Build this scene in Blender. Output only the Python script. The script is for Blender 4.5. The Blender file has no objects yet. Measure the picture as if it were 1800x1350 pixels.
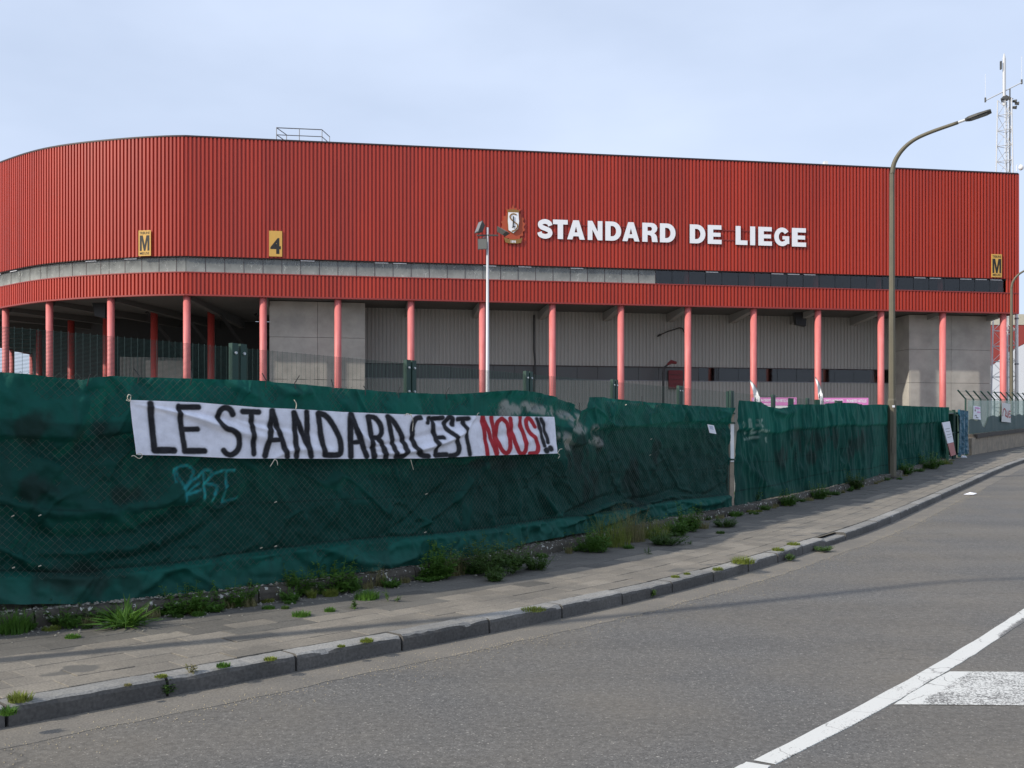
import bpy, math, random
import numpy as np
from mathutils import Vector, Matrix
random.seed(7); RNG = np.random.default_rng(11)
S = bpy.context.scene
COL = S.collection
R = math.radians

# ------------------------------------------------------------------ camera, sky, sun, exposure
EYE, F, HOR = 1.65, 1750.0, 786.0          # eye height; focal length and horizon in photo pixels (1800 wide)
cam_d = bpy.data.cameras.new('camera'); cam = bpy.data.objects.new('camera', cam_d); COL.objects.link(cam)
cam.location = (0, 0, EYE); cam.rotation_euler = (R(90), 0, 0)
cam_d.sensor_width = 36; cam_d.lens = 36 * F / 1800; cam_d.shift_y = (HOR - 675) / 1800
cam_d.clip_start = 0.05; cam_d.clip_end = 4000
S.camera = cam
S.render.resolution_x, S.render.resolution_y = 1024, 768

SUN_AZ = Vector((-0.88, -0.475)).normalized(); SUN_EL = R(33)
world = bpy.data.worlds.new('World'); S.world = world; world.use_nodes = True
wn, wl = world.node_tree.nodes, world.node_tree.links
wn.clear()
w_out = wn.new('ShaderNodeOutputWorld'); w_bg = wn.new('ShaderNodeBackground')
sky = wn.new('ShaderNodeTexSky'); sky.sky_type = 'NISHITA'; sky.sun_disc = False
sky.sun_elevation = SUN_EL
sky.sun_rotation = math.atan2(SUN_AZ.x, SUN_AZ.y)
sky.air_density = 1.0; sky.dust_density = 2.5; sky.ozone_density = 2.0; sky.altitude = 60
tc = wn.new('ShaderNodeTexCoord'); mp = wn.new('ShaderNodeMapping'); mp.inputs['Scale'].default_value = (1.0, 1.0, 2.6)
mp.inputs['Rotation'].default_value = (0.1, 0.15, 0.4)
nz = wn.new('ShaderNodeTexNoise'); nz.inputs['Scale'].default_value = 1.7; nz.inputs['Detail'].default_value = 5; nz.inputs['Roughness'].default_value = .52
cr = wn.new('ShaderNodeValToRGB'); cr.color_ramp.elements[0].position = .34; cr.color_ramp.elements[1].position = .70
cr.color_ramp.elements[0].color = (.60, .60, .60, 1); cr.color_ramp.elements[1].color = (.90, .90, .90, 1)
mixc = wn.new('ShaderNodeMixRGB'); mixc.inputs[2].default_value = (5.65, 6.5, 8.15, 1)    # thin high veil of cloud
wl.new(tc.outputs['Generated'], mp.inputs['Vector']); wl.new(mp.outputs[0], nz.inputs['Vector'])
wl.new(nz.outputs['Fac'], cr.inputs[0]); wl.new(cr.outputs[0], mixc.inputs[0]); wl.new(sky.outputs[0], mixc.inputs[1])
wl.new(mixc.outputs[0], w_bg.inputs[0]); w_bg.inputs[1].default_value = .11
wl.new(w_bg.outputs[0], w_out.inputs[0])

sun_d = bpy.data.lights.new('sun', 'SUN'); sun = bpy.data.objects.new('sun', sun_d); COL.objects.link(sun)
sun_d.energy = 3.5; sun_d.angle = R(0.9); sun_d.color = (1.0, .92, .80)
to_sun = Vector((SUN_AZ.x * math.cos(SUN_EL), SUN_AZ.y * math.cos(SUN_EL), math.sin(SUN_EL)))
sun.rotation_euler = to_sun.to_track_quat('Z', 'Y').to_euler(); sun.location = to_sun * 60
vs = S.view_settings
vs.view_transform = 'Standard'; vs.look = 'None'; vs.gamma = 1; vs.use_curve_mapping = False; vs.exposure = 0.32
S.render.engine = 'CYCLES'
S.cycles.max_bounces = 6; S.cycles.transparent_max_bounces = 12

# ------------------------------------------------------------------ terrain profile and image geometry of the place
GY = [-50, 6, 9, 12, 15, 18.5, 22, 26.5, 32, 38.5, 42, 53, 80, 120]
GZ = [0, 0, .01, .05, .14, .25, .36, .56, .82, 1.08, 1.21, 1.70, 2.5, 2.5]
_gy = np.linspace(-60, 130, 1901); _gz = np.interp(_gy, GY, GZ)
_k = np.ones(31) / 31; _gz = np.convolve(np.pad(_gz, 15, mode='edge'), _k, 'valid')
def g(y): return float(np.interp(y, _gy, _gz))
KH = .13                                     # pavement above road
def un(u, v, h=0.0):                          # a spot on road (h=0) or pavement (h=KH)
    Y = 8.0
    for _ in range(160): Y = .6 * Y + .4 * (EYE - h - g(Y)) * F / max(v - HOR, 8)
    return Vector(((u - 900) / F * Y, Y, g(Y) + h))
def at(u, v, Y): return Vector(((u - 900) / F * Y, Y, EYE + (HOR - v) / F * Y))

def smooth(a, b, x):
    t = np.clip((np.asarray(x, float) - a) / (b - a), 0, 1); return t * t * (3 - 2 * t)
def catmull(pts, n=8):
    P = [np.array(p, float) for p in pts]; P = [2 * P[0] - P[1]] + P + [2 * P[-1] - P[-2]]; out = []
    for i in range(1, len(P) - 2):
        for k in range(n):
            t = k / n
            out.append(.5 * ((2 * P[i]) + (P[i+1] - P[i-1]) * t + (2*P[i-1] - 5*P[i] + 4*P[i+1] - P[i+2]) * t*t + (-P[i-1] + 3*P[i] - 3*P[i+1] + P[i+2]) * t**3))
    out.append(P[-2]); return np.array(out)
def vnoise(x, y, seed=0):                    # smooth value noise, vectorised
    xi = np.floor(x).astype(np.int64); yi = np.floor(y).astype(np.int64); xf = x - xi; yf = y - yi
    def h(a, b):
        n = (a * 374761393 + b * 668265263 + seed * 974634777) & 0xffffffff
        n = ((n ^ (n >> 13)) * 1274126177) & 0xffffffff
        return ((n ^ (n >> 16)) & 0xffff) / 65535.0
    sx = xf*xf*(3-2*xf); sy = yf*yf*(3-2*yf)
    return (h(xi, yi)*(1-sx) + h(xi+1, yi)*sx)*(1-sy) + (h(xi, yi+1)*(1-sx) + h(xi+1, yi+1)*sx)*sy
def fbm(x, y, seed=0, o=4):
    s = 0; a = .5
    for k in range(o): s = s + a * vnoise(x * 2**k, y * 2**k, seed + k); a *= .5
    return s

class Line:                                   # ground curve with arc length
    def __init__(s, P):
        s.P = np.array(P); d = np.hypot(*np.diff(s.P, axis=0).T); s.s = np.concatenate([[0], np.cumsum(d)]); s.L = s.s[-1]
    def at(s, t): return np.array([np.interp(t, s.s, s.P[:, 0]), np.interp(t, s.s, s.P[:, 1])])
    def dir(s, t): d = s.at(min(t + .25, s.L)) - s.at(max(t - .25, 0)); return d / np.hypot(*d)
    def s_of_u(s, u):
        uu = 900 + F * s.P[:, 0] / s.P[:, 1]; m = s.P[:, 1] > 1; return float(np.interp(u, uu[m], s.s[m]))
# kerb foot line
KP = [(-13, -4.2), (-9, -.2), (-6, 2.8), (-2.966, 5.845), (-1.64, 7.22), (-.318, 8.6), (.9, 9.95), (2.05, 11.35), (3.165, 12.82), (4.4, 14.55), (5.72, 16.43), (7.1, 18.55), (9.44, 22.35), (12.35, 26.9), (17.5, 34.9), (20.6, 39.6), (27.5, 50.5), (40, 70)]
KERB = Line(catmull(KP, 24))
# fence foot line (1/depth as a function of photo column)
FU = [-2600, -600, 0, 200, 450, 700, 940, 1100, 1283, 1400, 1500, 1568, 1663, 1699]
FI = [.2167, .1427, .1205, .1131, .1025, .0902, .0754, .0640, .0528, .0458, .0395, .0347, .0272, .0241]
_fu = np.linspace(-2600, 1699, 2200); _fi = np.interp(_fu, FU, FI)
_k = np.ones(61) / 61; _e = np.concatenate([_fi[0] + (_fi[0]-_fi[1]) * np.arange(30, 0, -1), _fi, _fi[-1] + (_fi[-1]-_fi[-2]) * np.arange(1, 31)]); _fi = np.convolve(_e, _k, 'valid')
_FX = (_fu - 900) / F / _fi; _FY = 1 / _fi
FENCE = Line(np.stack([_FX, _FY], 1))
def fn(t): d = FENCE.dir(t); return np.array([d[1], -d[0]])      # normal towards the road

# ------------------------------------------------------------------ materials
def mat(name, col, rough=.6, noise=None, bump=None, metal=0, spec=.5, stretch=(1, 1, 1)):
    """noise=(scale, amount, colour2) mottling; bump=(scale, strength, distance)"""
    m = bpy.data.materials.new(name); m.use_nodes = True; nt = m.node_tree; b = nt.nodes['Principled BSDF']
    b.inputs['Base Color'].default_value = (*col, 1); b.inputs['Roughness'].default_value = rough
    b.inputs['Metallic'].default_value = metal; b.inputs['Specular IOR Level'].default_value = spec
    t = nt.nodes.new('ShaderNodeNewGeometry'); mpn = nt.nodes.new('ShaderNodeMapping'); mpn.inputs['Scale'].default_value = stretch
    nt.links.new(t.outputs['Position'], mpn.inputs[0])
    if noise:
        n = nt.nodes.new('ShaderNodeTexNoise'); n.inputs['Scale'].default_value = noise[0]; n.inputs['Detail'].default_value = 6; n.inputs['Roughness'].default_value = .62
        nt.links.new(mpn.outputs[0], n.inputs['Vector'])
        r = nt.nodes.new('ShaderNodeMapRange'); r.inputs[1].default_value = .35; r.inputs[2].default_value = .68; r.inputs[3].default_value = 0; r.inputs[4].default_value = noise[1]
        nt.links.new(n.outputs['Fac'], r.inputs[0])
        mx = nt.nodes.new('ShaderNodeMixRGB'); mx.inputs[1].default_value = (*col, 1); mx.inputs[2].default_value = (*noise[2], 1)
        nt.links.new(r.outputs[0], mx.inputs[0]); nt.links.new(mx.outputs[0], b.inputs['Base Color'])
    if bump:
        n2 = nt.nodes.new('ShaderNodeTexNoise'); n2.inputs['Scale'].default_value = bump[0]; n2.inputs['Detail'].default_value = 5
        nt.links.new(mpn.outputs[0], n2.inputs['Vector'])
        bp = nt.nodes.new('ShaderNodeBump'); bp.inputs['Strength'].default_value = bump[1]; bp.inputs['Distance'].default_value = bump[2]
        nt.links.new(n2.outputs['Fac'], bp.inputs['Height']); nt.links.new(bp.outputs[0], b.inputs['Normal'])
    return m
def N(m, kind): return m.node_tree.nodes.new(kind)
def Lk(m, a, b): m.node_tree.links.new(a, b)

M = {}
M['red'] = mat('red_cladding', (.425, .038, .017), .5, (.9, .9, (.335, .032, .019)), None, stretch=(1, 1, .12))
def object_tint(m, lo, hi):
    b = m.node_tree.nodes['Principled BSDF']; src = b.inputs['Base Color'].links[0].from_socket; oi = N(m, 'ShaderNodeObjectInfo'); r3 = N(m, 'ShaderNodeMapRange'); r3.inputs[3].default_value = lo; r3.inputs[4].default_value = hi
    Lk(m, oi.outputs['Random'], r3.inputs[0]); m4 = N(m, 'ShaderNodeMixRGB'); m4.blend_type = 'MULTIPLY'; m4.inputs[0].default_value = 1; Lk(m, src, m4.inputs[1]); Lk(m, r3.outputs[0], m4.inputs[2]); Lk(m, m4.outputs[0], b.inputs['Base Color'])
object_tint(M['red'], .90, 1.06)
M['red_trim'] = mat('red_trim', (.25, .03, .025), .5)
M['dark_trim'] = mat('dark_trim', (.030, .012, .012), .5)
M['column'] = mat('faded_red_paint', (.64, .19, .185), .55, (3.5, .8, (.52, .125, .115)), None, stretch=(1, 1, .25))
M['column_red'] = mat('red_paint', (.42, .05, .04), .5)
M['concrete'] = mat('concrete', (.42, .40, .36), .85, (.7, .8, (.27, .26, .235)), (14, .25, .02))
M['soffit'] = mat('soffit_concrete', (.07, .068, .063), .9, (.5, .5, (.045, .045, .042)))  # base colour darkened to deepen the shade under the curved end
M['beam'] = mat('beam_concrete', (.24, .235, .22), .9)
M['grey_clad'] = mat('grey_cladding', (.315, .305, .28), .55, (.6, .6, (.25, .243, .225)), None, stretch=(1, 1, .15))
M['interior'] = mat('dark_interior', (.03, .03, .03), .9)  # near-black colour stands in for deep shade inside the stand
M['black'] = mat('black_plastic', (.012, .012, .013), .45)
M['rail'] = mat('galvanised_steel', (.20, .20, .21), .45, metal=.6)
M['white_paint'] = mat('white_paint', (.74, .75, .76), .45, (1.5, .35, (.6, .6, .6)))
M['letter'] = mat('white_letter', (.82, .83, .86), .4)
M['letter_side'] = mat('letter_side', (.08, .03, .03), .5)
M['yellow'] = mat('yellow_sign', (.62, .36, .075), .5, (1.2, .4, (.52, .31, .08)))
M['ink'] = mat('black_ink', (.012, .012, .011), .6)
M['gold'] = mat('gold_paint', (.24, .13, .03), .5)
M['wreath'] = mat('wreath_red', (.40, .07, .025), .6)
M['green_metal'] = mat('green_powder_coat', (.004, .040, .026), .5, (6, .4, (.006, .03, .024)))
M['green_wire'] = mat('green_wire', (.035, .075, .065), .5)
M['wire'] = mat('galvanised_wire', (.115, .135, .115), .6, (9, .95, (.02, .05, .042)))
M['lamp_pole'] = mat('olive_pole', (.125, .112, .075), .6, (3, .6, (.09, .082, .06)), (60, .1, .004))
M['lamp_head'] = mat('lamp_head', (.06, .06, .055), .5)
M['lamp_glass'] = mat('lamp_glass', (.15, .155, .15), .25)
M['lattice'] = mat('galvanised_lattice', (.55, .56, .57), .5, metal=.2)
M['cream'] = mat('string', (.62, .56, .45), .8)
M['paper'] = mat('paper', (.76, .77, .82), .8)
M['purple'] = mat('magenta_print', (.62, .20, .48), .6)
M['dark_red'] = mat('dark_red_board', (.13, .012, .016), .6)
M['far_red'] = mat('far_red_cladding', (.30, .045, .035), .6)
M['far_white'] = mat('far_white_cladding', (.66, .68, .71), .6)
M['far_beige'] = mat('far_beige', (.5, .47, .38), .7)
M['ground'] = mat('ground', (.24, .23, .205), .95, (.4, .8, (.17, .165, .145)))
M['low_wall'] = mat('old_concrete', (.33, .27, .20), .9, (3, .8, (.18, .16, .13)), (20, .5, .03))
M['coping'] = mat('dark_coping', (.07, .06, .052), .9, (5, .6, (.04, .036, .03)), (25, .4, .02))

def mat_glass(name, tint, gloss, dirt=0):
    m = bpy.data.materials.new(name); m.use_nodes = True; nt = m.node_tree; nt.nodes.clear()
    o = nt.nodes.new('ShaderNodeOutputMaterial'); tr = nt.nodes.new('ShaderNodeBsdfTransparent'); tr.inputs[0].default_value = (*tint, 1)
    gl = nt.nodes.new('ShaderNodeBsdfGlossy'); gl.inputs['Roughness'].default_value = .06
    mx = nt.nodes.new('ShaderNodeMixShader'); mx.inputs[0].default_value = gloss; nt.links.new(tr.outputs[0], mx.inputs[1]); nt.links.new(gl.outputs[0], mx.inputs[2])
    last = mx
    if dirt:
        df = nt.nodes.new('ShaderNodeBsdfDiffuse'); df.inputs[0].default_value = (.62, .64, .60, 1)
        t = nt.nodes.new('ShaderNodeTexCoord'); mp_ = nt.nodes.new('ShaderNodeMapping'); mp_.inputs['Scale'].default_value = (1, 1, .8)
        n = nt.nodes.new('ShaderNodeTexNoise'); n.inputs['Scale'].default_value = 1.3; n.inputs['Detail'].default_value = 7; n.inputs['Roughness'].default_value = .7
        nt.links.new(t.outputs['Object'], mp_.inputs[0]); nt.links.new(mp_.outputs[0], n.inputs[0])
        sp = nt.nodes.new('ShaderNodeSeparateXYZ'); nt.links.new(t.outputs['Generated'], sp.inputs[0])
        # grime settled along the lower edge of each pane
        mr = nt.nodes.new('ShaderNodeMapRange'); mr.inputs[1].default_value = .75; mr.inputs[2].default_value = 0; mr.inputs[3].default_value = 0; mr.inputs[4].default_value = .42
        nt.links.new(sp.outputs[2], mr.inputs[0])
        ad = nt.nodes.new('ShaderNodeMath'); ad.operation = 'MULTIPLY_ADD'; nt.links.new(n.outputs['Fac'], ad.inputs[0]); ad.inputs[1].default_value = .75; nt.links.new(mr.outputs[0], ad.inputs[2])
        m2 = nt.nodes.new('ShaderNodeMath'); m2.operation = 'MULTIPLY_ADD'; nt.links.new(ad.outputs[0], m2.inputs[0]); m2.inputs[1].default_value = dirt; m2.inputs[2].default_value = -.06; m2.use_clamp = True
        # scratches
        wv = nt.nodes.new('ShaderNodeTexNoise'); wv.inputs['Scale'].default_value = 2.3; wv.inputs['Detail'].default_value = 2; wv.inputs['Distortion'].default_value = 1.2
        mp2 = nt.nodes.new('ShaderNodeMapping'); mp2.inputs['Scale'].default_value = (1, 1, .5); nt.links.new(t.outputs['Object'], mp2.inputs[0]); nt.links.new(mp2.outputs[0], wv.inputs['Vector'])
        ls = nt.nodes.new('ShaderNodeMath'); ls.operation = 'COMPARE'; nt.links.new(wv.outputs['Fac'], ls.inputs[0]); ls.inputs[1].default_value = .62; ls.inputs[2].default_value = .006
        m3 = nt.nodes.new('ShaderNodeMath'); m3.operation = 'MULTIPLY_ADD'; nt.links.new(ls.outputs[0], m3.inputs[0]); m3.inputs[1].default_value = .3; nt.links.new(m2.outputs[0], m3.inputs[2]); m3.use_clamp = True
        my = nt.nodes.new('ShaderNodeMixShader'); nt.links.new(m3.outputs[0], my.inputs[0]); nt.links.new(mx.outputs[0], my.inputs[1]); nt.links.new(df.outputs[0], my.inputs[2]); last = my
    nt.links.new(last.outputs[0], o.inputs[0]); return m
M['pane_dark'] = mat_glass('dark_glass', (.55, .57, .58), .05)
M['pane_grey'] = mat('grey_window_panel', (.055, .057, .057), .35)
M['pane_dirty'] = mat_glass('dirty_glass', (.36, .38, .38), .06, dirt=.62)

def mat_asphalt():
    m = mat('asphalt', (.11, .107, .10), .85); b = m.node_tree.nodes['Principled BSDF']
    t = N(m, 'ShaderNodeTexCoord')
    v = N(m, 'ShaderNodeTexVoronoi'); v.inputs['Scale'].default_value = 120; Lk(m, t.outputs['Object'], v.inputs['Vector'])
    sp = N(m, 'ShaderNodeSeparateColor'); Lk(m, v.outputs['Color'], sp.inputs[0])
    r = N(m, 'ShaderNodeValToRGB'); e = r.color_ramp.elements
    e[0].position = 0; e[0].color = (.068, .065, .060, 1); e[1].position = 1; e[1].color = (.36, .34, .30, 1)
    for p, c in ((.35, .096), (.7, .116), (.95, .14), (.985, .22)):
        x = e.new(p); x.color = (c, c * .965, c * .90, 1)
    Lk(m, sp.outputs[0], r.inputs[0])
    n = N(m, 'ShaderNodeTexNoise'); n.inputs['Scale'].default_value = .45; n.inputs['Detail'].default_value = 6; Lk(m, t.outputs['Object'], n.inputs['Vector'])
    r2 = N(m, 'ShaderNodeMapRange'); r2.inputs[1].default_value = .4; r2.inputs[2].default_value = .7; r2.inputs[3].default_value = 0; r2.inputs[4].default_value = .6; Lk(m, n.outputs['Fac'], r2.inputs[0])
    mx = N(m, 'ShaderNodeMixRGB'); mx.inputs[2].default_value = (.155, .135, .105, 1); Lk(m, r.outputs[0], mx.inputs[1]); Lk(m, r2.outputs[0], mx.inputs[0])
    n4 = N(m, 'ShaderNodeTexNoise'); n4.inputs['Scale'].default_value = 22; n4.inputs['Detail'].default_value = 4; Lk(m, t.outputs['Object'], n4.inputs['Vector'])
    r4 = N(m, 'ShaderNodeMapRange'); r4.inputs[1].default_value = .3; r4.inputs[2].default_value = .7; r4.inputs[3].default_value = .80; r4.inputs[4].default_value = 1.2; Lk(m, n4.outputs['Fac'], r4.inputs[0])
    mu = N(m, 'ShaderNodeMixRGB'); mu.blend_type = 'MULTIPLY'; mu.inputs[0].default_value = 1; Lk(m, mx.outputs[0], mu.inputs[1]); Lk(m, r4.outputs[0], mu.inputs[2])
    n6 = N(m, 'ShaderNodeTexNoise'); n6.inputs['Scale'].default_value = .5; n6.inputs['Detail'].default_value = 4; mp6 = N(m, 'ShaderNodeMapping'); mp6.inputs['Rotation'].default_value = (0, 0, -R(52)); mp6.inputs['Scale'].default_value = (.22, 2.2, 1); Lk(m, t.outputs['Object'], mp6.inputs[0]); Lk(m, mp6.outputs[0], n6.inputs['Vector'])
    r6 = N(m, 'ShaderNodeMapRange'); r6.inputs[1].default_value = .35; r6.inputs[2].default_value = .65; r6.inputs[3].default_value = .92; r6.inputs[4].default_value = 1.07; Lk(m, n6.outputs['Fac'], r6.inputs[0])
    mu6 = N(m, 'ShaderNodeMixRGB'); mu6.blend_type = 'MULTIPLY'; mu6.inputs[0].default_value = 1; Lk(m, mu.outputs[0], mu6.inputs[1]); Lk(m, r6.outputs[0], mu6.inputs[2]); mu = mu6
    # long worn wheel tracks and hairline cracks
    v2 = N(m, 'ShaderNodeTexVoronoi'); v2.feature = 'DISTANCE_TO_EDGE'; v2.inputs['Scale'].default_value = .33
    n3 = N(m, 'ShaderNodeTexNoise'); n3.inputs['Scale'].default_value = 2.2; n3.inputs['Detail'].default_value = 6; Lk(m, t.outputs['Object'], n3.inputs['Vector'])
    va = N(m, 'ShaderNodeVectorMath'); va.operation = 'MULTIPLY_ADD'; va.inputs[1].default_value = (.9, .9, .9); Lk(m, n3.outputs['Color'], va.inputs[0]); Lk(m, t.outputs['Object'], va.inputs[2]); Lk(m, va.outputs[0], v2.inputs['Vector'])
    ls = N(m, 'ShaderNodeMapRange'); ls.inputs[1].default_value = 0; ls.inputs[2].default_value = .007; ls.inputs[3].default_value = .9; ls.inputs[4].default_value = 0; Lk(m, v2.outputs['Distance'], ls.inputs[0])
    mq = N(m, 'ShaderNodeMath'); mq.operation = 'MULTIPLY'; Lk(m, ls.outputs[0], mq.inputs[0]); Lk(m, r2.outputs[0], mq.inputs[1])
    mk = N(m, 'ShaderNodeMixRGB'); mk.inputs[2].default_value = (.03, .03, .028, 1); Lk(m, mq.outputs[0], mk.inputs[0]); Lk(m, mu.outputs[0], mk.inputs[1])
    Lk(m, mk.outputs[0], b.inputs['Base Color'])
    bp = N(m, 'ShaderNodeBump'); bp.inputs['Strength'].default_value = .3; bp.inputs['Distance'].default_value = .004
    Lk(m, v.outputs['Distance'], bp.inputs['Height']); Lk(m, bp.outputs[0], b.inputs['Normal'])
    return m
M['asphalt'] = mat_asphalt()

def mat_speckle(name, col, col2, scale, dots=None, rough=.9):
    """granular stone or concrete; dots = (scale, threshold, colour)"""
    m = mat(name, col, rough, (1.6, .75, col2), (55, .35, .006)); b = m.node_tree.nodes['Principled BSDF']
    src = b.inputs['Base Color'].links[0].from_socket
    t = N(m, 'ShaderNodeNewGeometry'); n = N(m, 'ShaderNodeTexNoise'); n.inputs['Scale'].default_value = scale; n.inputs['Detail'].default_value = 3; Lk(m, t.outputs['Position'], n.inputs['Vector'])
    r = N(m, 'ShaderNodeMapRange'); r.inputs[1].default_value = .3; r.inputs[2].default_value = .7; r.inputs[3].default_value = .75; r.inputs[4].default_value = 1.22; Lk(m, n.outputs['Fac'], r.inputs[0])
    mu = N(m, 'ShaderNodeMixRGB'); mu.blend_type = 'MULTIPLY'; mu.inputs[0].default_value = 1; Lk(m, src, mu.inputs[1]); Lk(m, r.outputs[0], mu.inputs[2])
    oi = N(m, 'ShaderNodeObjectInfo'); r3 = N(m, 'ShaderNodeMapRange'); r3.inputs[3].default_value = .84; r3.inputs[4].default_value = 1.14; Lk(m, oi.outputs['Random'], r3.inputs[0])
    m4 = N(m, 'ShaderNodeMixRGB'); m4.blend_type = 'MULTIPLY'; m4.inputs[0].default_value = 1; Lk(m, mu.outputs[0], m4.inputs[1]); Lk(m, r3.outputs[0], m4.inputs[2])
    out = m4
    if dots:
        n2 = N(m, 'ShaderNodeTexNoise'); n2.inputs['Scale'].default_value = dots[0]; n2.inputs['Detail'].default_value = 3; Lk(m, t.outputs['Position'], n2.inputs['Vector'])
        gt = N(m, 'ShaderNodeMapRange'); gt.inputs[1].default_value = dots[1]; gt.inputs[2].default_value = dots[1] + .03; Lk(m, n2.outputs['Fac'], gt.inputs[0])
        m5 = N(m, 'ShaderNodeMixRGB'); m5.inputs[2].default_value = (*dots[2], 1); Lk(m, gt.outputs[0], m5.inputs[0]); Lk(m, m4.outputs[0], m5.inputs[1]); out = m5
    Lk(m, out.outputs[0], b.inputs['Base Color']); return m
M['slab'] = mat_speckle('paving_concrete', (.215, .192, .157), (.115, .107, .093), 70, dots=(1.9, .63, (.11, .104, .092)))
M['joint'] = mat_speckle('joint_dirt', (.125, .108, .08), (.06, .055, .042), 40)
M['kerb'] = mat_speckle('kerb_bluestone', (.25, .245, .23), (.16, .156, .148), 60)
M['slab_dirty'] = mat_speckle('mossy_paving', (.125, .117, .102), (.075, .072, .064), 60)
M['gutter'] = mat_speckle('gutter_concrete', (.175, .158, .132), (.115, .108, .096), 90)
M['sand'] = mat_speckle('road_edge_grit', (.34, .29, .2), (.20, .175, .13), 130)
M['plinth'] = mat_speckle('plinth_concrete', (.075, .066, .052), (.05, .045, .036), 30, dots=(16, .62, (.42, .42, .38)))

def mat_paint():
    m = mat('road_paint', (.80, .80, .76), .6); b = m.node_tree.nodes['Principled BSDF']
    t = N(m, 'ShaderNodeTexCoord')
    n = N(m, 'ShaderNodeTexNoise'); n.inputs['Scale'].default_value = 70; n.inputs['Detail'].default_value = 4; n.inputs['Roughness'].default_value = .7; Lk(m, t.outputs['Object'], n.inputs['Vector'])
    n2 = N(m, 'ShaderNodeTexNoise'); n2.inputs['Scale'].default_value = 2.1; n2.inputs['Detail'].default_value = 4; Lk(m, t.outputs['Object'], n2.inputs['Vector'])
    at_ = N(m, 'ShaderNodeAttribute'); at_.attribute_name = 'wear'
    a = N(m, 'ShaderNodeMath'); a.operation = 'MULTIPLY_ADD'; Lk(m, n2.outputs['Fac'], a.inputs[0]); a.inputs[1].default_value = .35; Lk(m, n.outputs['Fac'], a.inputs[2])
    a2 = N(m, 'ShaderNodeMath'); a2.operation = 'ADD'; Lk(m, a.outputs[0], a2.inputs[0]); Lk(m, at_.outputs['Fac'], a2.inputs[1])
    r = N(m, 'ShaderNodeMapRange'); r.inputs[1].default_value = .83; r.inputs[2].default_value = .88; Lk(m, a2.outputs[0], r.inputs[0])
    mx = N(m, 'ShaderNodeMixRGB'); mx.inputs[1].default_value = (.60, .60, .565, 1); mx.inputs[2].default_value = (.12, .115, .105, 1); Lk(m, r.outputs[0], mx.inputs[0])
    # shrinkage cracks in the thick paint
    v = N(m, 'ShaderNodeTexVoronoi'); v.feature = 'DISTANCE_TO_EDGE'; v.inputs['Scale'].default_value = 1.4
    va = N(m, 'ShaderNodeVectorMath'); va.operation = 'MULTIPLY_ADD'; va.inputs[1].default_value = (.5, .5, .5); Lk(m, n2.outputs['Color'], va.inputs[0]); Lk(m, t.outputs['Object'], va.inputs[2]); Lk(m, va.outputs[0], v.inputs['Vector'])
    ls = N(m, 'ShaderNodeMapRange'); ls.inputs[1].default_value = 0; ls.inputs[2].default_value = .008; ls.inputs[3].default_value = .8; ls.inputs[4].default_value = 0; Lk(m, v.outputs['Distance'], ls.inputs[0])
    mk = N(m, 'ShaderNodeMixRGB'); mk.inputs[2].default_value = (.13, .12, .11, 1); Lk(m, ls.outputs[0], mk.inputs[0]); Lk(m, mx.outputs[0], mk.inputs[1])
    Lk(m, mk.outputs[0], b.inputs['Base Color']); return m
M['road_paint'] = mat_paint()

def mat_attr(name, rough=.8, transl=0.0, weave=None):
    m = mat(name, (.5, .5, .5), rough, spec=.25); nt = m.node_tree; b = nt.nodes['Principled BSDF']
    a = N(m, 'ShaderNodeAttribute'); a.attribute_name = 'paint'
    t = N(m, 'ShaderNodeTexCoord'); n = N(m, 'ShaderNodeTexNoise'); n.inputs['Scale'].default_value = 6; n.inputs['Detail'].default_value = 7; n.inputs['Roughness'].default_value = .7; Lk(m, t.outputs['Object'], n.inputs['Vector'])
    r = N(m, 'ShaderNodeMapRange'); r.inputs[1].default_value = .3; r.inputs[2].default_value = .7; r.inputs[3].default_value = .86; r.inputs[4].default_value = 1.12; Lk(m, n.outputs['Fac'], r.inputs[0])
    mu = N(m, 'ShaderNodeMixRGB'); mu.blend_type = 'MULTIPLY'; mu.inputs[0].default_value = 1; Lk(m, a.outputs['Color'], mu.inputs[1]); Lk(m, r.outputs[0], mu.inputs[2])
    Lk(m, mu.outputs[0], b.inputs['Base Color'])
    if weave:
        n2 = N(m, 'ShaderNodeTexNoise'); n2.inputs['Scale'].default_value = weave[0]; n2.inputs['Detail'].default_value = 3; Lk(m, t.outputs['Object'], n2.inputs['Vector'])
        bp = N(m, 'ShaderNodeBump'); bp.inputs['Strength'].default_value = weave[1]; bp.inputs['Distance'].default_value = weave[2]; Lk(m, n2.outputs['Fac'], bp.inputs['Height']); Lk(m, bp.outputs[0], b.inputs['Normal'])
    if transl:
        o = nt.nodes['Material Output']; tr = N(m, 'ShaderNodeBsdfTranslucent'); Lk(m, mu.outputs[0], tr.inputs[0])
        mx = N(m, 'ShaderNodeMixShader'); mx.inputs[0].default_value = transl; Lk(m, b.outputs[0], mx.inputs[1]); Lk(m, tr.outputs[0], mx.inputs[2]); Lk(m, mx.outputs[0], o.inputs[0])
    return m
M['screen'] = mat_attr('green_screen_cloth', .75, .22, (40, .3, .01))
M['banner'] = mat_attr('white_banner_cloth', .85, .10)
M['leaf'] = {}
def mat_leaf(name, c1, c2):
    m = mat(name, c1, .6, (9, .9, c2), spec=.3); nt = m.node_tree; b = nt.nodes['Principled BSDF']; o = nt.nodes['Material Output']
    src = b.inputs['Base Color'].links[0].from_socket
    tr = N(m, 'ShaderNodeBsdfTranslucent'); Lk(m, src, tr.inputs[0]); mx = N(m, 'ShaderNodeMixShader'); mx.inputs[0].default_value = .35
    Lk(m, b.outputs[0], mx.inputs[1]); Lk(m, tr.outputs[0], mx.inputs[2]); Lk(m, mx.outputs[0], o.inputs[0]); return m
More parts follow.
